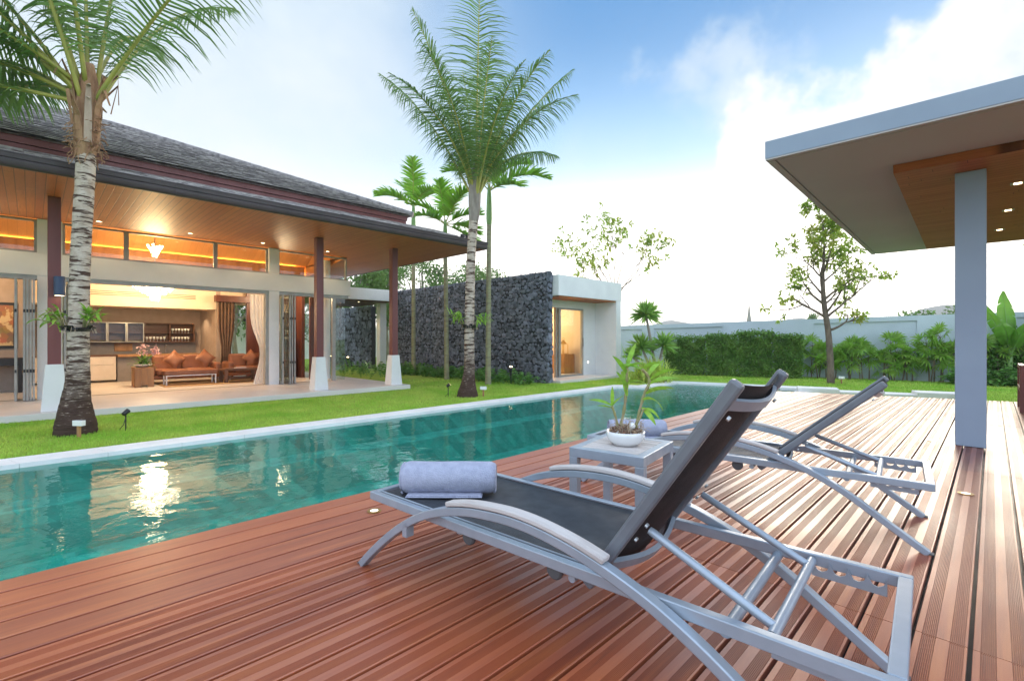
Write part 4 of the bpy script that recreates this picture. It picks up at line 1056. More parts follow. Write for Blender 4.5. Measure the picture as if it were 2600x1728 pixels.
tree('garden_tree', 'thin multi-stemmed tree with sparse yellowing leaves beside the guest wing', rel(tb, (0,0,0),(0,1,0),(0,1.9,0),(.03,2.6,0),(.08,3.0,0)), [.07,.055,.045,.04,.035],
     [(.95,-.6,.1,1.1,1.45),(.95,-.1,.2,1.2,1.6),(.98,.6,-.1,1.1,1.5),(.75,.75,.1,1.1,1.6),(.98,-.3,-.3,1.3,1.5),(.9,-.9,-.1,.85,1.2),(.98,.9,.2,.85,1.5),(.98,.25,.4,1.3,1.7)], .19, 8, 17, 'leaf_y', 'bark')
MB().tube([(tb.x, tb.y, LAWN-.05),(tb.x,tb.y,.4),(tb.x,tb.y,1.3)], [.13,.11,.075], 10).build('root_stem', M['bark'], [o for o in bpy.data.objects if o.name.startswith('garden_tree')][-1], smooth='full')
tree('garden_tree', 'tree at the right picture edge, only a few hanging leaves in view', [tuple(Vector((1.81, 20.19, -0.27))), tuple(Vector((1.66, 20.04, 1.76))), tuple(Vector((1.51, 19.89, 3.89)))], [.12,.10,.06], [(.9,-.9,0,.3,1.0),(.98,-.6,.2,.8,1.1),(.8,-.9,-.2,.1,.9),(.98,.6,.2,.8,1.2)], .16, 7, 9, 'leaf_y')

# ---- background trees behind the house
def crown_tree(label, base, hgt, wid, seed, n=3000, ls=.30, lm='leaf_bg', grp='trees beyond the boundary wall', name='background_tree', nb=9):
    r = random.Random(seed); t = thing(name, label, 'tree', base, grp); B0 = Vector(base)
    wood = MB(); wood.tube([B0 - UP*.1, B0 + UP*hgt*.4 + SR*r.uniform(-.3,.3), B0 + UP*hgt*.8], [.16, .12, .05], 8)
    lv = MB(); blobs = []
    for i in range(nb):
        a = r.uniform(0, 6.28); q = r.uniform(.1, .8) * wid/2; z = hgt * r.uniform(.35, .92)
        c = B0 + Vector((math.cos(a)*q, math.sin(a)*q, z)); blobs.append((c, r.uniform(.45, .8) * wid * .32))
        wood.tube([B0 + UP*hgt*r.uniform(.25,.5), (B0 + UP*hgt*.45).lerp(c, .6), c], [.06, .04, .015], 5)
    for i in range(n):
        c, rad = blobs[i % nb]; v = rdir(r); p = c + Vector((v.x, v.y, v.z*.75)) * rad * r.random() ** .45
        leaf(lv, p, rdir(r, -.2), rdir(r, .8), ls * r.uniform(.6, 1.2), ls * .5)
    wood.build('trunk', M['bark_p'], t, smooth='full'); lv.build('crown', M[lm], t); return t
bgs = [(-25.27, 12.91, 6.6, 5.5), (-26.69, 15.74, 6.3, 5.2), (-27.73, 18.94, 7.4, 5.5), (-26.7, 21.38, 7.0, 5.5), (-26.19, 24.73, 6.4, 5), (-25.88, 27.86, 5.6, 4.5), (-24.34, 11.01, 5.8, 5), (-30.05, 8.14, 6.5, 6), (-31.18, 9.83, 6.2, 5.5)]
wrd = ['leftmost of the pale trees right of the villa corner', 'pale green tree left of the second column top', 'tall pale tree between the slim palm trunks', 'pale tree behind the middle slim palm trunk', 'pale tree behind the coconut palm trunk', 'small thin tree above the stone wall', 'dark green tree seen through the glass corner', 'green tree filling the villa window', 'green tree right in the villa window by the white curtain', 'green tree hidden behind the villa kitchen']
for i, (x, y, hgt, wid) in enumerate(bgs):
    crown_tree(wrd[i], (x, y, LAWN), hgt, wid, 50 + i, 2600 if i < 6 else 2000, .26)
for i, (x, y, hgt, wid, lab) in enumerate(((-22.08, 62.77, 3.7, 2.6, 'tiny round treetop peeping over the garden wall left'), (-15.72, 69.13, 4.6, 2.6, 'tiny treetop peeping over the garden wall beside the leaning tree'), (-3.74, 44.34, 3.6, 5.0, 'broad pink-tinged treetop over the wall left of the canopy post'), (-2.09, 48.82, 3.9, 5.0, 'broad treetop over the wall touching the canopy post'), (-24.0, 39.64, 2.6, 2.6, 'low treetop over the wall left of the sword-leaved plant'))):
    crown_tree(lab, (x, y, LAWN), hgt, wid, 70 + i, 1100, .3, grp='treetops over the garden wall', nb=6)
# slender far spire
p = Vector((-32.24, 95.04, 1.12)); sp_ = MB().lathe([(.45, 0), (.42, 4.0), (.55, 4.1), (.36, 5.2), (.2, 6.4), (.06, 7.9), (.01, 8.6)], (p.x, p.y, LAWN), 8).build('spire', mat('weathered_grey_spire', (0.30,0.28,0.26), rough=.8))
tag(sp_, 'small grey pointed spire far off above the garden wall', 'spire')

# ---- clipped hedge columns
def hedge(label, s0, s1, hgt, seed, n=6500):
    r = random.Random(seed); t = thing('hedge_shrub', label, 'shrub', wp((s0+s1)/2, -.75, LAWN), 'clipped hedge shrubs by the garden wall')
    lv = MB(); st = MB()
    for i in range(n):
        s = r.uniform(s0, s1); d = -.75 + r.uniform(-.36, .36); z = r.random() ** .8 * hgt * (1 + .05*math.sin(s*9))
        if r.random() < .75: d = -.75 - .36 + abs(r.gauss(0, .07)) + .05*math.sin(z*7+s*5)
        if r.random() < .12: z = hgt + abs(r.gauss(0, .07)); 
        p = Vector(wp(s, d, LAWN + z)); leaf(lv, p, (rdir(r) - Vector(wn)*.4 + UP*.15), rdir(r, .5), r.uniform(.055, .095), .045)
    for i in range(44):
        s = r.uniform(s0, s1); p = Vector(wp(s, -.75 + r.uniform(-.33,.2), LAWN + hgt*.95)); q = p + UP*r.uniform(.06,.26) + rdir(r)*.07
        st.tube([p, q], [.005,.003], 4)
        for k in range(7): leaf(lv, p.lerp(q, k/6), rdir(r, .6), rdir(r, .5), .075, .035)
    for i in range(7):
        s = s0 + (s1-s0)*(i+.5)/7; st.tube([wp(s,-.75,LAWN-.02), wp(s+.05,-.72,LAWN+hgt*.9)], [.02,.008], 5)
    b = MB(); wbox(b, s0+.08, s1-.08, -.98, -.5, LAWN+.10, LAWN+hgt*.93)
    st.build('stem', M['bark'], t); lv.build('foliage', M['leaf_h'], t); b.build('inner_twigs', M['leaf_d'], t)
    return t
for i, (s0, s1, h_, lb) in enumerate(((-.55, .95, 1.32, 'clipped hedge shrub behind the sword-leaved plant'), (.96, 1.99, 1.40, 'clipped hedge shrub second from the right gap, left half'), (1.98, 3.15, 1.50, 'tallest clipped hedge shrub with shaggy top'), (3.16, 4.0, 1.36, 'clipped hedge shrub ending the row before the bare wall'))):
    hedge(lb, s0, s1, h_, 90 + i)
# ---- fan palms along the right half of the wall
def fanpalm(label, s, d, hgt, seed, heads=3):
    r = random.Random(seed); t = thing('fan_palm', label, 'fan palm', wp(s, d, LAWN), 'fan palms along the garden wall')
    st = MB(); lv = MB()
    for h_ in range(heads):
        hh = hgt * (1 - .22 * h_) * r.uniform(.92, 1.05); b0 = Vector(wp(s + r.uniform(-.22, .22), d + r.uniform(-.12, .12), LAWN)); tp = b0 + UP * hh * .78 + SR * r.uniform(-.12, .12)
        st.tube([b0, b0.lerp(tp, .5) + rdir(r)*.02, tp], [.022, .018, .015], 6)
        for k in range(9):
            a = r.uniform(0, 6.28); e = R(r.uniform(-45, 85)); dd = Vector((math.cos(a)*math.cos(e), math.sin(a)*math.cos(e), math.sin(e))); pl_ = r.uniform(.14, .3)
            c = tp + dd * pl_; st.tube([tp, c], [.006, .004], 4)
            sd_ = dd.cross(UP).normalized(); nn = sd_.cross(dd); ra_ = r.uniform(-1.2, 1.2); sd_ = (sd_*math.cos(ra_) + nn*math.sin(ra_)).normalized(); nn = sd_.cross(dd)
            for j in range(9):
                an = R(-85 + 170 * j / 8 + r.uniform(-5, 5)); bd = (dd * math.cos(an) + sd_ * math.sin(an)).normalized(); l = r.uniform(.24, .35); w_ = (nn.cross(bd)).normalized() * .025
                m_ = c + bd * l * .55; e_ = c + bd * l - UP * l * .16; o = len(lv.v)
                lv.v += [tuple(c - w_*.4), tuple(c + w_*.4), tuple(m_ + w_), tuple(m_ - w_), tuple(e_ + w_*.25), tuple(e_ - w_*.25)]; lv.f += [(o, o+1, o+2, o+3), (o+3, o+2, o+4, o+5)]
    st.build('stem', M['bark'], t); lv.build('foliage', M['fan'], t)
fl = ['fan palm at the left end of the row, left of the leaning tree', 'low fan palm just behind the leaning trunk', 'fan palm right of the leaning trunk', 'tall fan palm in front of the wall panel, third right of the trunk', 'low fan palm in the middle of the wall panel', 'fan palm with wide heads, middle of the row', 'low fan palm before the panel right edge', 'tallest fan palm at the panel right edge', 'fan palm close left of the canopy post', 'fan palm partly behind the canopy post', 'fan palm in the dark planting right of the post', 'fan palm near the wooden bench']
for i, (s, h_) in enumerate(((4.45, 1.35), (4.95, 1.0), (5.35, 1.25), (5.85, 1.40), (6.25, 1.0), (6.65, 1.35), (7.0, 1.05), (7.4, 1.55), (7.9, 1.6), (8.45, 1.5), (9.3, 1.5), (10.2, 1.5))): fanpalm(fl[i], s, -.45, h_ * 1.08, 120 + i)
# ---- low arching fern bushes in front of them, each side of the post
def fernbush(label, base, rad, n, seed, lm='leaf_d', name='fern_bush', cat='fern', grp='arching fern bushes by the wall'):
    r = random.Random(seed); t = thing(name, label, cat, base, grp); B0 = Vector(base); b = MB()
    for i in range(n):
        a = r.uniform(0, 6.28); e = R(r.uniform(25, 80)); fernfrond(b, B0 + Vector((r.gauss(0,.1)*rad, r.gauss(0,.1)*rad, 0)), a, e, rad * r.uniform(.8, 1.25), r)
    b.build('foliage', M[lm], t); return t
def fernfrond(b, p, a, e, L, r, w_=.16, n=9):
    h = Vector((math.cos(a), math.sin(a), 0)); s_ = Vector((-math.sin(a), math.cos(a), 0)); q = Vector(p); k = n
    for i in range(k):
        t = i / k; d = (h * math.cos(e) + UP * (math.sin(e) - 1.7 * t * t)).normalized(); q2 = q + d * L / k
        wl = L * w_ * math.sin(math.pi * (.12 + .86 * t)); o = len(b.v)
        for sg in (-1, 1):
            o = len(b.v); tip = q + s_ * sg * wl + d * wl * .5 - UP * wl * .2
            b.v += [tuple(q), tuple(q.lerp(q2, .75)), tuple(tip + d*.012), tuple(tip)]; b.f.append((o, o+1, o+2, o+3))
        q = q2
for i, (s, d, rad, lb) in enumerate(((8.0, -1.1, .62, 'arching fern bush left of the canopy post'), (8.55, -1.15, .6, 'arching fern bush behind the canopy post'), (9.15, -1.2, .68, 'arching fern bush right of the canopy post'), (9.9, -1.2, .7, 'arching fern bush behind the wooden bench'))): fernbush(lb, wp(s, d, LAWN), rad, 60, 150 + i)
def mass(label, s0, s1, d, hgt, seed, n=4200):
    r = random.Random(seed); t = thing('dense_shrub', label, 'shrub', wp((s0+s1)/2, d, LAWN), 'dense shrubs right of the post'); lv = MB()
    for i in range(n):
        s = r.uniform(s0, s1); z = r.random() * hgt * (1 - .25*abs(math.sin(s*3)))
        leaf(lv, Vector(wp(s, d + r.uniform(-.3, .3), LAWN + z)), rdir(r, .1), rdir(r, .5), r.uniform(.09, .17), .05)
    MB().tube([wp((s0+s1)/2, d, LAWN), wp((s0+s1)/2, d, LAWN+hgt*.8)], [.03,.01], 5).build('stem', M['bark'], t)
    lv.build('foliage', M['leaf_d'], t)
mass('dense dark shrub behind the banana plant', 8.7, 10.0, -.35, 1.75, 160); mass('dense dark shrub at the right picture edge', 10.0, 11.6, -.4, 2.6, 161)
# ---- banana plant
bt = Vector(wp(9.25, -.62, LAWN)); bp = thing('banana_plant', 'banana plant with broad sunlit leaves right of the canopy post', 'banana plant', tuple(bt)); rb = random.Random(8)
MB().tube([bt, bt + UP*.6, bt + UP*1.1 + SR*.03], [.07,.06,.04], 10).build('stem', M['shaft'], bp, smooth='full')
for a, dp, e, L, bd in ((-1,.1,72,1.9,.55),(-.7,-.5,60,1.5,.9),(.5,-.2,70,2.1,.45),(1,.3,55,1.9,.8),(.1,.5,84,2.0,.2),(-.3,-1,65,1.5,.8),(.9,-.7,50,1.7,.9),(-1,.5,35,1.3,.9)):
    h = hdir(a, dp).normalized(); sdv = h.cross(UP); c0 = bt + UP * rb.uniform(.75, 1.0); P = [c0]; ds = []
    for i in range(16):
        t = i/16; d = (h*math.cos(R(e)) + UP*math.sin(R(e)) + (h*.4 - UP)*bd*t**1.6).normalized(); ds.append(d); P.append(P[-1] + d*L/16)
    b = MB()
    for sg in (-1, 1):
        i = 4
        while i < 16:
            j = min(16, i + rb.choice((2, 3, 4))); rows = []
            for q in range(i, j+1):
                t = (q-4)/12; wl = .24 * math.sin(math.pi*(.10+.88*t))**.7; n_ = sdv.cross(ds[min(q,15)]); g_ = .012 if q in (i, j) else 0
                e0 = P[q]; e1 = P[q] + sdv*sg*wl*.55 + n_*.05; e2 = P[q] + sdv*sg*wl + n_*.01 - UP*.05
                rows.append([tuple(e0), tuple(e1), tuple(e2 + ds[min(q,15)]*(g_ if q == i else -g_))])
            for q in range(len(rows)-1): b.strip(rows[q], rows[q+1])
            i = j
    lf = b.build('leaf', M['banana'], bp, smooth='full'); MB().tube(P, [.018*(1-.9*i/16) for i in range(17)], 6).build('midrib', M['shaft'], lf, smooth='full')
# ---- sword-leaved plant (dracaena) and variegated clump
yb = Vector((-7.85, 14.63, -0.18)); yb.z = LAWN
yk = thing('dragon_tree', 'multi-headed sword-leaved plant standing left of the hedge', 'dracaena', tuple(yb)); ry = random.Random(12)
for hp, rad, n in (((-8.11, 14.38, 1.9), 0.6, 150), ((-8.2, 14.28, 0.83), 0.56, 110), ((-7.7, 14.78, 0.9), 0.56, 120), ((-8.42, 14.06, 0.53), 0.42, 70)):
    c = Vector(hp); MB().tube([yb + SR*ry.uniform(-.1,.1), yb.lerp(c, .5) + SR*ry.uniform(-.08,.08), c], [.05,.045,.04], 8).build('stem', M['bark_p'], yk, smooth='full')
    b = MB()
    for i in range(n):
        d = rdir(ry, .45); 
        if d.z < -.55: continue
        L = rad*ry.uniform(.85,1.1); w_ = d.cross(rdir(ry)).normalized()*.042; m_ = c + d*L*.5; e_ = c + d*L - UP*L*.10; o = len(b.v)
        b.v += [tuple(c-w_*.5), tuple(c+w_*.5), tuple(m_+w_), tuple(m_-w_), tuple(e_+w_*.1), tuple(e_-w_*.1)]; b.f += [(o,o+1,o+2,o+3),(o+3,o+2,o+4,o+5)]
    b.build('leaf_head', M['yucca'], yk)
sb = Vector((-7.67, 13.97, -0.16)); sb.z = LAWN; b = MB()
for i in range(520):
    a = ry.uniform(0, 6.28); e = R(ry.uniform(20, 85)); L = ry.uniform(.6, 1.0); q = sb + Vector((ry.gauss(0,.22), ry.gauss(0,.22), 0)) ; h = Vector((math.cos(a), math.sin(a), 0)); s_ = Vector((-math.sin(a), math.cos(a), 0))*.026
    rows = []
    for k in range(5):
        t = k/4; rows.append((q - s_*(1-t*.9), q + s_*(1-t*.9))); d = (h*math.cos(e) + UP*(math.sin(e) - 1.5*t*t)).normalized(); q = q + d*L/4
    o = len(b.v); b.v += [tuple(x) for rw in rows for x in rw]; b.f += [(o+2*k, o+2*k+1, o+2*k+3, o+2*k+2) for k in range(4)]
vg = b.build('variegated_clump', M['spider'], thing('variegated_grass', 'yellow-green striped grass clump at the pool corner', 'grass clump', tuple(sb)))
# ---- ferns under the stone wall
rf_ = random.Random(14); b = MB()
for i in range(620):
    x = rf_.uniform(-17.5, -9.7) if i < 480 else rf_.uniform(-21, -15); y = rf_.uniform(10.0, 10.8) if i < 480 else rf_.uniform(8.2, 10.7)
    fernfrond(b, (x, y, LAWN), rf_.uniform(0, 6.28), R(rf_.uniform(35, 85)), rf_.uniform(.35, .65), rf_, .15, 8)
fo = b.build('ferns', M['leaf_d']); tag(fo, 'bed of green ferns along the foot of the stone wall', 'ferns', kind='stuff')
# ================================================================ contents of the villa
M['cabinet'] = mat('ivory_lacquer', (0.66, 0.60, 0.52), (0.62, 0.56, 0.48), rough=.35)
M['greige'] = mat('greige_lacquer', (0.24, 0.22, 0.21), (0.21, 0.19, 0.18), rough=.45)
M['leather'] = mat('tan_leather', (0.29, 0.115, 0.052), (0.21, 0.080, 0.037), rough=.45, scale=5, bump=.25, bscale=60)
M['oak'] = mat('oak_boards', (0.42, 0.22, 0.09), (0.30, 0.15, 0.06), rough=.5, scale=8, stretch=(1,1,.15))
M['walnut'] = mat('walnut', (0.17, 0.075, 0.035), (0.11, 0.045, 0.02), rough=.45, scale=8, stretch=(1,.15,1))
M['brown_cloth'] = mat('brown_curtain_cloth', (0.16, 0.095, 0.06), (0.12, 0.07, 0.045), rough=.9, scale=8)
M['white_cloth'] = mat('white_curtain_cloth', (0.86, 0.84, 0.82), (0.80, 0.78, 0.75), rough=.9, trans=.4)
M['crystal'] = emit_mat('lit_crystal', (1.0, 0.80, 0.50), 9.0)
M['porcelain'] = mat('white_porcelain', (0.80, 0.80, 0.79), (0.78, 0.78, 0.77), rough=.18, coat=.6)
def cloth(name, label, cat, x, y0, y1, z0, z1, waves, m, tie=None, dep=.05, group=None):
    b = MB(); nx_ = waves*8; rows = []
    for j in range(13):
        u = j/12; z = z0 + (z1-z0)*u; row = []
        for i in range(nx_+1):
            v = i/nx_; ya, yb = y0, y1
            if tie:
                tz, ty, tw = tie; k = math.exp(-((z-tz)/.55)**2) if z > tz else math.exp(-((z-tz)/.8)**2); ya = ya*(1-k) + (ty-tw)*k; yb = yb*(1-k) + (ty+tw)*k
            row.append((x + dep*math.sin(v*waves*6.283 + .4*math.sin(u*3)), ya + (yb-ya)*v, z))
        rows.append(row)
    for j in range(12): b.strip(rows[j], rows[j+1])
    o = b.build(name, m, smooth='full')
    return tag(o, label, cat, group)
cloth('curtain', 'brown curtain gathered at the left of the garden window', 'curtain', -16.86, 4.05, 4.52, FL+.01, 2.26, 5, M['brown_cloth'], (.75, 4.28, .14), .035)
cloth('curtain', 'white curtain tied back against the white pilaster', 'curtain', -14.15, 4.16, 4.52, FL+.01, 2.33, 4, M['white_cloth'], (.75, 4.47, .06), .03)
tag(MB().box((-16.98, 3.98, 2.26), (-16.74, 5.70, 2.46)).build('pelmet', M['darkwood'], bevel=.006), 'red-brown timber curtain box above the garden window', 'pelmet')
# kitchen
k1 = thing('kitchen_unit', 'ivory kitchen base cabinets with square drawer fronts', 'cabinet', (-18.2, 1.0, FL))
MB().box((-18.5, .02, FL+.06), (-17.92, 1.73, .62)).build('carcass', M['cabinet'], k1)
for y in (.02, .59, 1.16):
    for z0, z1 in ((FL+.07, .37), (.38, .615)): MB().box((-17.919, y+.004, z0), (-17.90, y+.562, z1)).build('drawer', M['cabinet'], k1, bevel=.003)
MB().box((-18.5, .0, .621), (-17.88, 1.74, .65)).build('worktop', M['walnut'], k1)
k2 = thing('kitchen_island', 'grey-brown kitchen island with timber bar top behind the sofa', 'cabinet', (-18.2, 2.7, FL))
MB().box((-18.5, 1.76, FL), (-17.90, 3.72, .60)).build('carcass', M['greige'], k2)
MB().box((-18.5, 1.75, .601), (-17.72, 3.78, .66)).build('worktop', M['oak'], k2, bevel=.004)
k3 = thing('wall_cabinet', 'long kitchen wall cabinet with glazed doors and open shelves', 'cabinet', (-18.8, 2.2, 1.02)); b = MB()
ys = [.3, 1.16, 1.589, 2.04, 2.47, 3.135, 3.79]
b.box((-18.949, ys[0], 1.02), (-18.93, ys[-1], 1.62)).box((-18.929, ys[0], 1.02), (-18.6, ys[-1], 1.045)).box((-18.929, ys[0], 1.60), (-18.6, ys[-1], 1.62))
for y in ys: b.box((-18.929, y-.012, 1.046), (-18.6, y+.012, 1.599))
b.build('carcass', M['walnut'], k3)
for i in range(6): MB().box((-18.92, ys[i]+.013, 1.30), (-18.62, ys[i+1]-.013, 1.315)).build('shelf', M['walnut'], k3)
for i in range(1, 4):
    b = MB(); y0, y1 = ys[i]+.004, ys[i+1]-.004
    b.box((-18.599, y0, 1.022), (-18.58, y0+.025, 1.618)).box((-18.599, y1-.025, 1.022), (-18.58, y1, 1.618)).box((-18.599, y0+.026, 1.022), (-18.58, y1-.026, 1.045)).box((-18.599, y0+.026, 1.595), (-18.58, y1-.026, 1.618))
    f = b.build('door', M['doorframe'], k3); MB().quad((-18.59, y0+.026, 1.046), (-18.59, y1-.026, 1.046), (-18.59, y1-.026, 1.594), (-18.59, y0+.026, 1.594)).build('pane', M['glass'], f)
MB().box((-18.949, .3, .651), (-18.935, 3.9, 1.019)).build('splashback', M['greige'], k3)
rg = random.Random(4); q = 0
proto = MB().lathe([(.001,0),(.028,.001),(.004,.006),(.004,.06),(.032,.08),(.034,.14),(.030,.14),(.028,.085),(.001,.066)], (0,0,0), 10).build('wine_glass', M['porcelain'], smooth='full')
spots = [(y, z) for z in (1.046, 1.316) for y in [3.22+.085*i for i in range(6)]] + [(2.55+.09*i, 1.046) for i in range(6)]
for i, (y, z) in enumerate(spots):
    o = proto if i == 0 else copy_tree(proto)
    o.location = (-18.70, y, z); tag(o, 'stemmed glass in a row on the open kitchen shelves', 'glass', 'glasses on the kitchen shelves')
cbd = MB().box((-18.93, 1.78, .74), (-18.90, 2.22, .98)).build('cutting_board', M['oak'], bevel=.01); tag(cbd, 'reddish timber chopping board hanging on the kitchen splashback', 'chopping board')
tp = MB().tube(smooth_pts([(-18.6,3.02,.66),(-18.6,3.02,.86),(-18.55,3.02,.93),(-18.45,3.02,.90)], 5), .012, 8).build('kitchen_tap', M['steel'], smooth='full'); tag(tp, 'bent steel kitchen tap behind the island', 'tap')
# air-conditioning slot in the bulkhead
b = MB()
for i in range(3): b.box((-16.999, .3, 2.31+.05*i), (-16.99, 3.5, 2.325+.05*i))
b.build('air_grille', M['walnut'], house)
# sofas
def cushion(label, c, w_, h_, t_, rx, tilt, diamond=True):
    b = MB(); n = 8
    def S(i, j, sg):
        u, v = -1+2*i/n, -1+2*j/n; f = (1-u**4)*(1-v**4); e = 1 - .10*(1-abs(u)**2)*abs(v)**3 - .10*(1-abs(v)**2)*abs(u)**3
        return Vector((sg*t_*f*.5, u*w_*.5*e, v*h_*.5*e))
    for sg in (-1, 1):
        g = [[S(i, j, sg) for i in range(n+1)] for j in range(n+1)]
        for j in range(n): b.strip(g[j], g[j+1])
    o = b.build('cushion', M['leather'], smooth='full', fix=True)
    o.location = c; o.rotation_euler = (R(45) if diamond else 0, R(tilt), R(rx)); return tag(o, label, 'cushion', 'leather cushions')
def sofa(label, x0, x1, y0, y1):
    t = thing('leather_sofa', label, 'sofa', ((x0+x1)/2, (y0+y1)/2, FL), 'tan leather sofas')
    MB().box((x0, y0, FL+.14), (x1, y1, FL+.24)).build('base', M['leather'], t, bevel=.02)
    k = 2; w_ = (y1-y0-.36)/k
    for i in range(k):
        MB().box((x0+.2, y0+.18+w_*i+.005, FL+.241), (x1+.02, y0+.18+w_*(i+1)-.005, FL+.41)).build('seat_cushion', M['leather'], t, bevel=.04)
        MB().box((x0+.0, y0+.18+w_*i+.005, FL+.30), (x0+.2, y0+.18+w_*(i+1)-.005, FL+.78)).build('back_cushion', M['leather'], t, bevel=.05)
    for y in (y0, y1-.17): MB().box((x0+.05, y, FL+.241), (x1, y+.17, FL+.56)).build('armrest', M['leather'], t, bevel=.05)
    for x in (x0+.06, x1-.06):
        for y in (y0+.06, y1-.06): MB().box((x-.025, y-.025, FL), (x+.025, y+.025, FL+.139)).build('leg', M['steel'], t)
sofa('tan leather sofa in front of the kitchen island', -16.75, -15.95, 2.20, 3.95)
sofa('tan leather sofa in front of the garden window', -16.78, -16.0, 4.12, 5.45)
cushion('tan leather cushion standing on its corner on the left of the sofa', (-16.30, 2.85, FL+.66), .42, .42, .16, -5, -18)
cushion('tan leather cushion standing on its corner at the right of the sofa', (-16.30, 3.60, FL+.68), .42, .42, .16, 8, -18)
cushion('tan leather cushion leaning on the sofa by the garden window', (-16.35, 4.85, FL+.66), .40, .40, .16, 0, -18)
ch = thing('leather_bench', 'long tan leather bench on white metal legs before the sofa', 'bench', (-15.5, 3.1, FL))
MB().box((-15.80, 2.46, FL+.27), (-15.35, 3.70, FL+.40)).build('seat', M['leather'], ch, bevel=.03)
for y in (2.50, 3.63):
    for x in (-15.78, -15.40): MB().box((x, y, FL), (x+.03, y+.03, FL+.245)).build('leg', M['porcelain'], ch)
MB().box((-15.78, 2.50, FL+.246), (-15.37, 3.66, FL+.27)).build('frame', M['porcelain'], ch)
ct = thing('cube_table', 'chunky oak cube table carrying the potted orchid', 'table', (-15.75, 2.05, FL)); b = MB()
for i in range(3): b.box((-15.42, 1.86+.13*i, FL+(.0 if i != 1 else .05)), (-15.40, 1.86+.13*i+.127, FL+.50))
b.build('front_board', M['oak'], ct); MB().box((-16.1, 1.87, FL), (-15.421, 1.90, FL+.47)).box((-16.1, 2.22, FL), (-15.421, 2.25, FL+.47)).build('side', M['oak'], ct); MB().box((-16.1, 1.862, FL+.471), (-15.421, 2.252, FL+.50)).build('top', M['oak'], ct)
cf = thing('coffee_table', 'low walnut coffee table with slatted lower shelf', 'table', (-15.45, 4.25, FL))
MB().box((-15.75, 3.80, FL+.34), (-15.15, 4.75, FL+.40)).build('top', M['walnut'], cf, bevel=.006)
for x in (-15.74, -15.24):
    for y in (3.82, 4.65): MB().box((x, y, FL), (x+.08, y+.08, FL+.339)).build('leg', M['walnut'], cf)
MB().box((-15.72, 3.92, FL+.12), (-15.18, 4.63, FL+.14)).build('lower_shelf', M['walnut'], cf)
bk = MB().box((-15.55, 4.15, FL+.402), (-15.35, 4.42, FL+.425)).build('book', M['porcelain']); bk.rotation_euler = (0,0,0); tag(bk, 'closed book lying on the walnut coffee table', 'book')
rug = MB().box((-16.9, 2.4, FL+.002), (-14.9, 5.4, FL+.012)).build('rug', mat('sand_rug', (0.42,0.27,0.13), (0.36,0.22,0.10), rough=.95, scale=20)); tag(rug, 'sand coloured rug under the coffee table', 'rug')
# potted orchid on the cube table
po_ = thing('potted_orchid', 'leafy orchid with pink flowers in a shallow white dish on the cube table', 'potted plant', (-15.75, 2.06, FL+.5)); ro = random.Random(3)
MB().lathe([(.10,.003),(.20,.05),(.21,.08),(.19,.08),(.10,.03),(.001,.03)], (-15.75, 2.06, FL+.5), 20).build('dish', M['porcelain'], po_, smooth='full')
b = MB(); c0 = Vector((-15.75, 2.06, FL+.56))
def arcleaf(b, p, d, L, w_, bend, n=5, fold=.15, roll=0.0):
    d = Vector(d).normalized(); q = Vector(p); s_ = d.cross(UP); s_ = s_.normalized() if s_.length > .05 else SR.copy(); rows = []
    if roll: s_ = (s_*math.cos(roll) + s_.cross(d)*math.sin(roll)).normalized()
    for k in range(n+1):
        t = k/n; ww = w_ * (math.sin(math.pi*(.12+.85*t))**.8); n_ = s_.cross(d).normalized()
        rows.append([tuple(q - s_*ww + n_*ww*fold), tuple(q), tuple(q + s_*ww + n_*ww*fold)]); d = (d - UP*bend/n).normalized(); q = q + d*L/n
    for k in range(n): b.strip(rows[k], rows[k+1])
for i in range(60): arcleaf(b, c0 + Vector((ro.gauss(0,.06), ro.gauss(0,.06), 0)), rdir(ro, 1.1), ro.uniform(.22,.42), .018, 1.0)
b.build('foliage', M['leaf_d'], po_)
M['petal'] = mat('pale_pink_petals', (0.75,0.45,0.45), (0.8,0.6,0.58), rough=.7)
for ctr in (.0, .30):
  b = MB()
  for i in range(26):
    p = c0 + SR*ro.gauss(ctr,.07) + UP*ro.uniform(.25,.52); 
    for k in range(4): leaf(b, p, rdir(ro), rdir(ro), .05, .04)
  b.build('flower_spray', M['petal'], po_)
# chandelier
ch_ = thing('chandelier', 'large lit crystal chandelier hanging in the living room', 'chandelier', (-15.6, 2.3, 4.0)); rc = random.Random(6)
MB().tube([(-15.6,2.3,4.0),(-15.6,2.3,2.3)], .012, 6).build('rod', M['steel'], ch_)
def beads(n, zf, rf):
    b = MB()
    for i in range(n):
        u = rc.random(); a = rc.uniform(0, 6.283); rad = rf(u) * rc.uniform(.75, 1.05); c = Vector((-15.6 + math.cos(a)*rad, 2.3 + math.sin(a)*rad, zf(u) + rc.uniform(-.02,.02))); s_ = rc.uniform(.010,.019)
        b.add([c+Vector((s_,0,0)), c+Vector((0,s_,0)), c-Vector((s_,0,0)), c-Vector((0,s_,0)), c+Vector((0,0,s_*1.6)), c-Vector((0,0,s_*1.6))], [(0,1,4),(1,2,4),(2,3,4),(3,0,4),(1,0,5),(2,1,5),(3,2,5),(0,3,5)])
    return b
beads(420, lambda u: 2.16 + .42*u, lambda u: .10 + .45*max(0, (u-.25)/.75)**.7).build('crystal_shade', M['crystal'], ch_)
beads(130, lambda u: 3.28 + .3*u, lambda u: .04 + .13*u).build('upper_tier', M['crystal'], ch_)
bulb('chandelier_lamp', (1.0, .68, .36), 110, (-15.6, 2.3, 2.98), .3, ch_)
bulb('chandelier_lamp_low', (1.0, .70, .38), 80, (-15.6, 2.3, 2.02), .25, ch_)
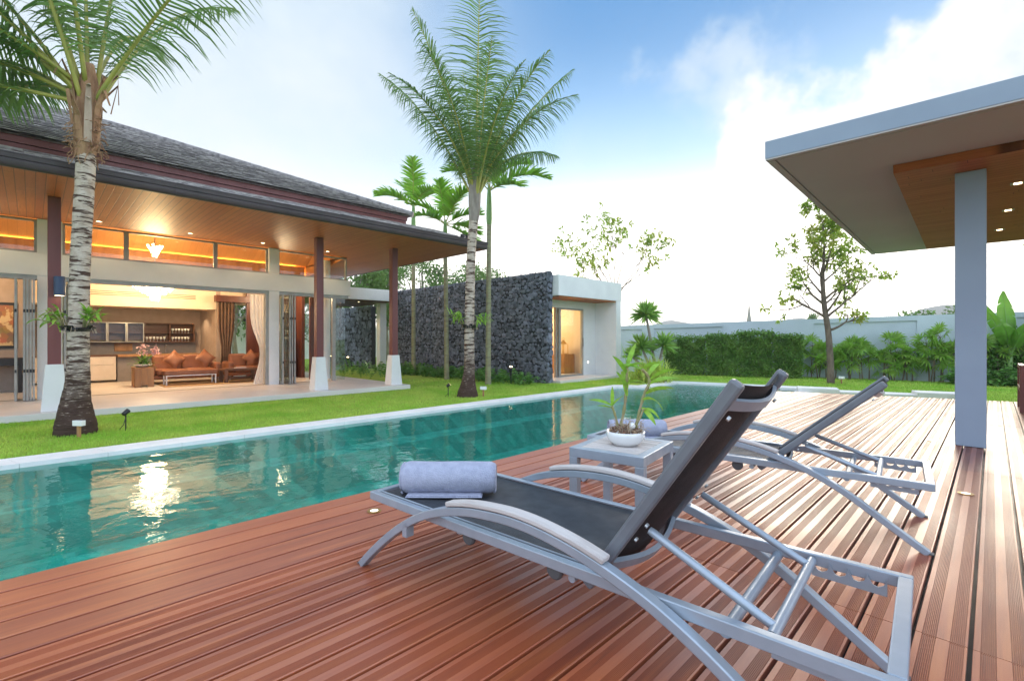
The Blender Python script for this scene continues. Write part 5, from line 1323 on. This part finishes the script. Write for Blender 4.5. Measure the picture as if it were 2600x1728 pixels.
# left room
def art(name, label, c, w_, h_, x):
    t = thing(name, label, 'painting', c); y, z = c[1], c[2]; b = MB()
    b.box((x, y-w_/2, z-h_/2), (x+.03, y+w_/2, z-h_/2+.06)).box((x, y-w_/2, z+h_/2-.06), (x+.03, y+w_/2, z+h_/2)).box((x, y-w_/2, z-h_/2+.061), (x+.03, y-w_/2+.06, z+h_/2-.061)).box((x, y+w_/2-.06, z-h_/2+.061), (x+.03, y+w_/2, z+h_/2-.061))
    b.build('frame', M['black'], t)
    m = bpy.data.materials.new('painted_canvas'); m.use_nodes = True; m.node_tree.nodes.clear(); T = NT(m.node_tree); oc = T.n('ShaderNodeTexCoord').outputs['Object']
    vo_ = T.n('ShaderNodeTexVoronoi', {'Vector': oc, 'Scale': 6.0}).outputs['Color']; c1 = T.mix(T.noise(oc, 3.0), (.04,.12,.06), (.55,.16,.04)); c2 = T.mix(.35, c1, vo_, 'SOFT_LIGHT'); c3 = T.mix(T.ss(T.noise(oc, 5.0, 3), .5, .58), c2, (.6,.42,.2))
    T.put(T.n('ShaderNodeOutputMaterial').inputs[0], T.n('ShaderNodeBsdfPrincipled', {'Base Color': c3, 'Roughness': .5}).outputs[0])
    MB().box((x+.005, y-w_/2+.06, z-h_/2+.06), (x+.015, y+w_/2-.06, z+h_/2-.06)).build('canvas', m, t)
art('painting', 'colourful painting in a black frame in the left room', (-16.49, -.72, 1.44), .95, 1.08, -16.495)
co_ = thing('console_table', 'black console table under the painting', 'table', (-16.1, -.7, FL))
MB().box((-16.4, -1.6, .50), (-15.85, -.13, .68)).build('top', M['black'], co_, bevel=.01)
for x in (-16.38, -15.95):
    for y in (-1.56, -.22): MB().box((x, y, FL), (x+.07, y+.07, .499)).build('leg', M['black'], co_)
# entry bay
cbn = thing('wooden_cabinet', 'tall dark timber cabinet behind the second column', 'cabinet', (-15.9, 5.35, FL))
MB().box((-16.3, 5.05, FL), (-15.75, 5.85, 1.15)).build('carcass', M['walnut'], cbn, bevel=.008); b = MB()
for i in range(2): MB().box((-15.749, 5.07+.39*i, FL+.06), (-15.73, 5.07+.38*(i+1), 1.1)).build('door', M['darkwood'], cbn, bevel=.006)
scp = thing('shell_sculpture', 'pale shell-shaped sculpture on top of the dark cabinet', 'sculpture', (-16.0, 5.5, 1.152))
MB().lathe([(.05,0),(.05,.06),(.02,.10),(.07,.20),(.11,.32),(.06,.42),(.015,.55)], (-16.0, 5.5, 1.152), 14).build('shell', M['porcelain'], scp, smooth='full')
rpb = random.Random(2); b = MB()
for i in range(160):
    c = Vector((rpb.uniform(-15.7,-15.2), rpb.uniform(4.98,5.7), FL)); s_ = rpb.uniform(.02,.045); b.lathe([(.001,0),(s_,.004),(s_*1.05,s_*.5),(s_*.6,s_*.9),(.001,s_)], c, 6, cap=False)
tag(b.build('pebbles', M['porcelain'], smooth='full'), 'bed of white pebbles on the floor before the dark cabinet', 'pebbles', kind='stuff')
# wall lamp on the first column
wl = thing('wall_lamp', 'dark blue cylinder lamp fixed on the first column', 'lamp', (-11.36, .35, 2.0)); M['navy'] = mat('navy_metal', (0.03,0.06,0.13), (0.025,0.05,0.11), rough=.4)
MB().lathe([(.07,-.16),(.075,-.16),(.075,.17),(.0,.17)], (-11.33, .34, 2.02), 20, cap=False).build('shade', M['navy'], wl, smooth=True)
MB().box((-11.449, .31, 1.96), (-11.40, .37, 2.08)).build('bracket', M['navy'], wl)
MB().lathe([(.068,-.158),(.001,-.158)], (-11.33, .34, 2.02), 16, cap=False).build('bulb', M['lamp'], wl)
# guest wing contents
cs = thing('wooden_chest', 'small oak chest of drawers inside the guest wing', 'chest', (-11.3, 13.9, -.149))
MB().box((-11.6, 13.72, -.148), (-11.0, 14.3, .56)).build('carcass', M['oak'], cs, bevel=.008)
for i in range(3): MB().box((-11.58, 13.705, -.10+.21*i), (-11.02, 13.719, .09+.21*i)).build('drawer', M['oak'], cs, bevel=.004)
ln = thing('lantern', 'brass lantern on the oak chest', 'lantern', (-11.3, 14.0, .562)); b = MB()
for a, c_ in ((-1,-1),(1,-1),(1,1),(-1,1)): b.box((-11.3+a*.12-.01, 14.0+c_*.12-.01, .585), (-11.3+a*.12+.01, 14.0+c_*.12+.01, .93))
M['brass'] = mat('brass', (0.55,0.38,0.14), (0.45,0.3,0.1), rough=.35, metal=.8)
b.build('frame', M['brass'], ln); MB().box((-11.44,13.86,.563),(-11.16,14.14,.584)).build('base', M['brass'], ln); MB().lathe([(.19,.931),(.05,1.05),(.05,1.08),(.001,1.08)], (-11.3,14.0,0), 4).build('lid', M['brass'], ln)
MB().tube([(-11.3+.06*math.cos(a*.45), 14.0, 1.08+.09*math.sin(a*.45)) for a in range(8)], .008, 6).build('handle', M['brass'], ln)
pa = MB().box((-14.895, 12.0, .7), (-14.87, 13.0, 1.75)).build('wall_panel', emit_mat('glowing_amber_art', (1.0,.35,.05), 1.2)); tag(pa, 'orange wall art with added glow on the guest wing back wall', 'wall art')  # wall art, no lamp: the glow is put into its material

# ================================================================ potted orchid on the side table
PT = Vector((-1.545, 2.50, .4935)); ro = random.Random(23)
pt = thing('potted_orchid', 'orchid with thick canes in a low white bowl on the side table', 'potted plant', tuple(PT))
MB().lathe([(.055,0),(.075,.002),(.098,.025),(.112,.055),(.113,.078),(.109,.082),(.104,.078),(.095,.045),(.001,.04)], PT, 36).build('bowl', M['porcelain'], pt, smooth='full')
M['barkchip'] = mat('bark_chips', (0.16,0.07,0.045), (0.30,0.20,0.13), rough=.9, scale=20, island=.5)
b = MB()
for i in range(190):
    a = ro.uniform(0,6.28); q = ro.random()**.5*.098; z = .07 + .035*(1-(q/.1)**2) + ro.uniform(-.01,.012); c = PT + Vector((math.cos(a)*q, math.sin(a)*q, z)); d = rdir(ro, -.1)
    b.bar(c - d*ro.uniform(.005,.014), c + d*ro.uniform(.005,.014), ro.uniform(.005,.011), ro.uniform(.003,.007), rdir(ro))
b.build('bark_chips', M['barkchip'], pt)
M['root'] = mat('pale_roots', (0.50,0.40,0.30), (0.36,0.27,0.19), rough=.8, scale=20)
b = MB()
for i in range(80):
    a = ro.uniform(0,6.28); q = ro.random()**.6*.085; c = PT + Vector((math.cos(a)*q, math.sin(a)*q, .095)) + SR*.02; d = rdir(ro,.1); pth = [c]
    for k in range(5): d = (d + rdir(ro)*.6 + UP*(.25 if k < 2 else -.35)).normalized(); pth.append(pth[-1] + d*ro.uniform(.010,.02))
    b.tube(pth, .0016, 4, cap=False)
b.build('roots', M['root'], pt)
pb = MB().lathe([(.001,-.02),(.014,-.014),(.020,0),(.014,.014),(.001,.02)], PT + SR*.028 - SF*.05 + UP*.118, 12).build('pebble', M['porcelain'], pt, smooth='full')
def ob(a, u, f=0.0): return PT + SR*a + UP*u + SF*f      # local position over the bowl: sideways, up, away
M['cane'] = mat('orchid_cane', (0.26,0.28,0.08), (0.34,0.27,0.16), rough=.5, scale=14)
for pts_, r0 in (([(-0.042,0.101,0),(-0.066,0.183,-.01),(-0.084,0.23,-.01)], .007), ([(-0.028,0.101,.01),(-0.005,0.207,.01),(0.005,0.3,.01),(0.009,0.417,.0),(0.005,0.476,0)], .009), ([(0.061,0.101,0),(0.084,0.195,0),(0.112,0.289,.01),(0.14,0.359,0),(0.133,0.406,0),(0.094,0.445,-.02)], .009), ([(0.047,0.094,-.03),(0.08,0.172,-.04),(0.098,0.218,-.04)], .006)):
    P = smooth_pts([tuple(ob(*q)) for q in pts_], 5); MB().tube(P, [r0*(1+.18*math.sin(i*1.6)) for i in range(len(P))], 8).build('cane', M['cane'], pt, smooth='full')
LV = [(-0.082,0.23,-.95,.55,-.1,.125,.5), (-0.082,0.23,.0,1,-.1,.10,.1), (-0.08,0.225,.75,.9,.1,.085,.3), (-0.084,0.218,-.9,.25,.3,.075,.3), (-0.082,0.23,.35,.8,-.7,.08,.4),
      (0.007,0.289,-.12,1,.2,.13,.0), (0.009,0.3,.12,1,-.3,.12,.0), (0.009,0.335,-.45,.9,-.2,.11,.5), (0.009,0.359,.55,.55,-.3,.16,1.9), (0.007,0.417,-.5,1,-.2,.13,.7), (0.007,0.464,.35,1,.1,.13,.3), (0.005,0.476,-.25,1,-.2,.12,.4), (0.005,0.452,.7,.7,-.3,.12,1.2),
      (0.14,0.359,.9,.55,0,.16,.7), (0.145,0.382,.8,.9,-.2,.16,1.0), (0.133,0.324,1,.25,.2,.15,.4), (0.122,0.3,.8,.8,-.4,.12,1.0), (0.133,0.406,.5,1,.2,.13,1.1), (0.094,0.445,-.8,.6,-.1,.12,.9), (0.098,0.441,.6,.9,-.4,.13,1.3), (0.103,0.265,.7,.7,-.5,.13,2.2), (0.098,0.218,.25,-.2,-.6,.13,.6), (0.098,0.207,.5,.4,-.6,.12,1.6)]
for lx, lz, a, u, f_, L, bd in LV:
    b = MB(); arcleaf(b, ob(lx, lz, -.005), SR*a + UP*u + SF*f_, L*1.15, .0138*(L/.12)**.6, bd, 8, .25, ro.choice((-1,1))*ro.uniform(.5,1.0)); b.build('leaf', M['orchid'], pt, smooth='full')
# ---- orchids tied to the palm trunks
def trunk_orchid(label, c, sc_, seed, rad):
    r = random.Random(seed); c = Vector(c); t = thing('trunk_orchid', label, 'orchid', tuple(c), 'orchids tied to palm trunks')
    b = MB()
    for i in range(26):
        a = 6.283*i/26; o = Vector((math.cos(a), math.sin(a), 0)); p = c + o*rad*.95
        b.bar(p - UP*.05*sc_, p + o*.09*sc_ + UP*r.uniform(-.02,.05)*sc_, .07*sc_, .012, UP)
    b.build('husk_basket', M['black'], t)
    st = MB(); lv = MB(); rt = MB()
    for i in range(16):
        sg = r.choice((-1,-1,1,1)); o = (SR*sg + SF*r.uniform(-.9,.2)).normalized(); p = c + o*(rad+.05*sc_) + UP*.02; q = p + o*r.uniform(.05,.30)*sc_ + UP*r.uniform(.10,.34)*sc_
        MB().tube([p, p.lerp(q,.5)+UP*.03*sc_, q], .008*sc_, 5).build('cane', M['cane'], t, smooth='full')
        for k in range(6): arcleaf(lv, p.lerp(q, .55+.09*k), (o*r.uniform(.1,1) + rdir(r)*.7 + UP*.35), r.uniform(.12,.22)*sc_, .021*sc_, r.uniform(.3,1.2), 5)
    for i in range(14):
        o = rdir(r); o.z = 0; o.normalize(); p = c + o*rad; rt.tube([p, p + o*.06*sc_ + UP*.04, p + o*.1*sc_ - UP*.08*sc_], .004*sc_, 4)
    rt.build('roots', M['root'], t); lv.build('foliage', M['orchid'], t)
p = Vector((-9.30,.45,LAWN)) + SR*.03; trunk_orchid('leafy orchid in a dark husk basket round the big coconut trunk', (p.x, p.y, 1.27), .9, 41, .12)
p = Vector((-8.75,7.27,LAWN)) + SR*.04; trunk_orchid('leafy orchid clasping the slender coconut trunk on the lawn', (p.x, p.y, 1.42), 1.0, 42, .115)

# ================================================================ small garden and deck fittings
def spike(label, p, a):
    t = thing('spike_light', label, 'garden light', (p[0], p[1], LAWN), 'black spike lights on the lawn'); B0 = Vector((p[0], p[1], LAWN)); d = Vector((math.cos(a), math.sin(a), .7)).normalized()
    MB().tube([B0 - UP*.02, B0 + UP*.24], .009, 6).build('stake', M['black'], t); h0 = B0 + UP*.27
    MB().tube([h0 - d*.045, h0 + d*.045], [.030,.034], 12).build('lamp_head', M['black'], t); MB().tube([h0 + d*.0455, h0 + d*.047], .028, 12).build('lens', M['lamp'], t)
    MB().tube([B0 + UP*.2, B0 + Vector((.05,-.03,.1)), B0 + Vector((-.02,-.08,.01))], .005, 5).build('cable', M['black'], t)
spike('black spike light right of the big coconut palm', (-9.10, .99), R(120)); spike('black spike light left of the slender coconut palm', (-9.04, 6.92), R(60))
def boxlight(label, p, yaw_):
    t = thing('box_light', label, 'garden light', (p[0], p[1], LAWN), 'white box lights on the lawn'); c, s_ = math.cos(yaw_), math.sin(yaw_)
    for nm, bx, m in (('post', ((-.018,-.018,-.02),(.018,.018,.17)), M['oak']), ('lamp_box', ((-.075,-.03,.171),(.075,.03,.245)), M['porcelain'])):
        x0, y0, z0 = bx[0]; x1, y1, z1 = bx[1]; b = MB()
        b.add([(p[0]+x*c-y*s_, p[1]+x*s_+y*c, LAWN+z) for x, y, z in [(x0,y0,z0),(x1,y0,z0),(x1,y1,z0),(x0,y1,z0),(x0,y0,z1),(x1,y0,z1),(x1,y1,z1),(x0,y1,z1)]], [(3,2,1,0),(4,5,6,7),(0,1,5,4),(1,2,6,5),(2,3,7,6),(3,0,4,7)]); b.build(nm, m, t, bevel=.004)
boxlight('white box light at the foot of the big coconut palm', (-8.86, .46), R(35)); boxlight('white box light at the foot of the slender coconut palm', (-8.45, 7.50), R(35)); boxlight('white box light by the leaning garden tree', (-3.19, 17.1), R(20))
for i, (x, y, lb) in enumerate(((-2.845, 1.577, 'round brass deck light beside the near lounger foot'), (-.475, 7.0, 'round brass deck light left of the canopy post'), (-.137, 4.78, 'round brass deck light in front of the canopy post'), (-.665, 11.5, 'round brass deck light at the far deck edge'))):
    t = thing('deck_light', lb, 'deck light', (x, y, 0), 'recessed deck lights')
    MB().lathe([(.027,.001),(.045,.002),(.045,.005),(.026,.0052)], (x, y, 0), 20).build('rim', M['brass'], t); MB().lathe([(.0255,.0054),(.001,.0056)], (x, y, 0), 16, cap=False).build('bulb', M['lampw'], t)
for i, (x, y, lb) in enumerate(((-10.35, 10.3, 'lit uplight in the ferns at the right end of the stone wall'), (-12.3, 10.3, 'lit uplight in the ferns behind the coconut palm'), (-16.6, 10.2, 'lit uplight in the ferns beside the third column'), (-21.2, 10.4, 'lit uplight under the walkway, right one'), (-23.0, 10.4, 'lit uplight under the walkway, left one'))):
    t = thing('uplight', lb, 'garden light', (x, y, LAWN), 'uplights in the fern bed'); MB().lathe([(.03,0),(.03,.36),(.05,.40),(.05,.50),(.04,.50)], (x, y, LAWN), 12, cap=False).build('housing', M['black'], t)
    MB().lathe([(.05,.505),(.035,.53),(.001,.54)], (x, y, LAWN), 12, cap=False).build('bulb', M['lamp'], t)
# wooden garden bench at the right edge
bn = thing('garden_bench', 'red-brown slatted timber bench cut by the right picture edge', 'bench', (.9, 11.0, 0)); M['benchwood'] = mat('red_bench_timber', (0.22,0.06,0.04), (0.15,0.04,0.028), rough=.45, scale=8, stretch=(1,.2,.2)); b = MB()
for x in (.29, 1.75):
    for y in (10.55, 11.45): MB().box((x, y, .003), (x+.06, y+.06, .72)).build('leg', M['benchwood'], bn, bevel=.004)
MB().box((.29, 10.611, .665), (.35, 11.449, .72)).build('arm_rail', M['benchwood'], bn, bevel=.004)
b = MB()
for i in range(6): b.box((.305, 10.611, .40+.044*i), (.33, 11.449, .422+.044*i))
b.build('slatted_side', M['benchwood'], bn)
MB().box((.29, 10.611, .32), (.35, 11.449, .385)).box((1.75, 10.611, .32), (1.81, 11.449, .385)).build('seat_rail', M['benchwood'], bn)
b = MB()
for i in range(9): b.box((.351, 10.56+.1*i, .345), (1.749, 10.64+.1*i, .37))
b.build('seat', M['benchwood'], bn); b = MB()
for i in range(6): b.box((.351, 11.47, .42+.05*i), (1.749, 11.49, .455+.05*i))
b.build('backrest', M['benchwood'], bn)
# small fittings by the eaves
cam_ = MB().box((-9.93, 8.0, 3.80), (-9.85, 8.1, 3.88)).box((-9.92, 8.16, 3.80), (-9.84, 8.26, 3.88)).build('roof_floodlight', M['black'], house)
# ================================================================ air: one closed box of thin haze
hb = MB().box((-320, -60, LAWN-1.2), (420, 720, 60)).build('haze', bpy.data.materials.new('thin_haze'))
hm = hb.data.materials[0]; hm.use_nodes = True; hm.node_tree.nodes.clear(); T = NT(hm.node_tree)
vp = T.n('ShaderNodeVolumePrincipled', {'Color': (0.95, 0.95, 0.95, 1), 'Density': 0.0009, 'Anisotropy': 0.3})
hm.node_tree.links.new(vp.outputs[0], T.n('ShaderNodeOutputMaterial').inputs[1])
tag(hb, 'thin bright evening haze over the hills', 'haze', kind='stuff')
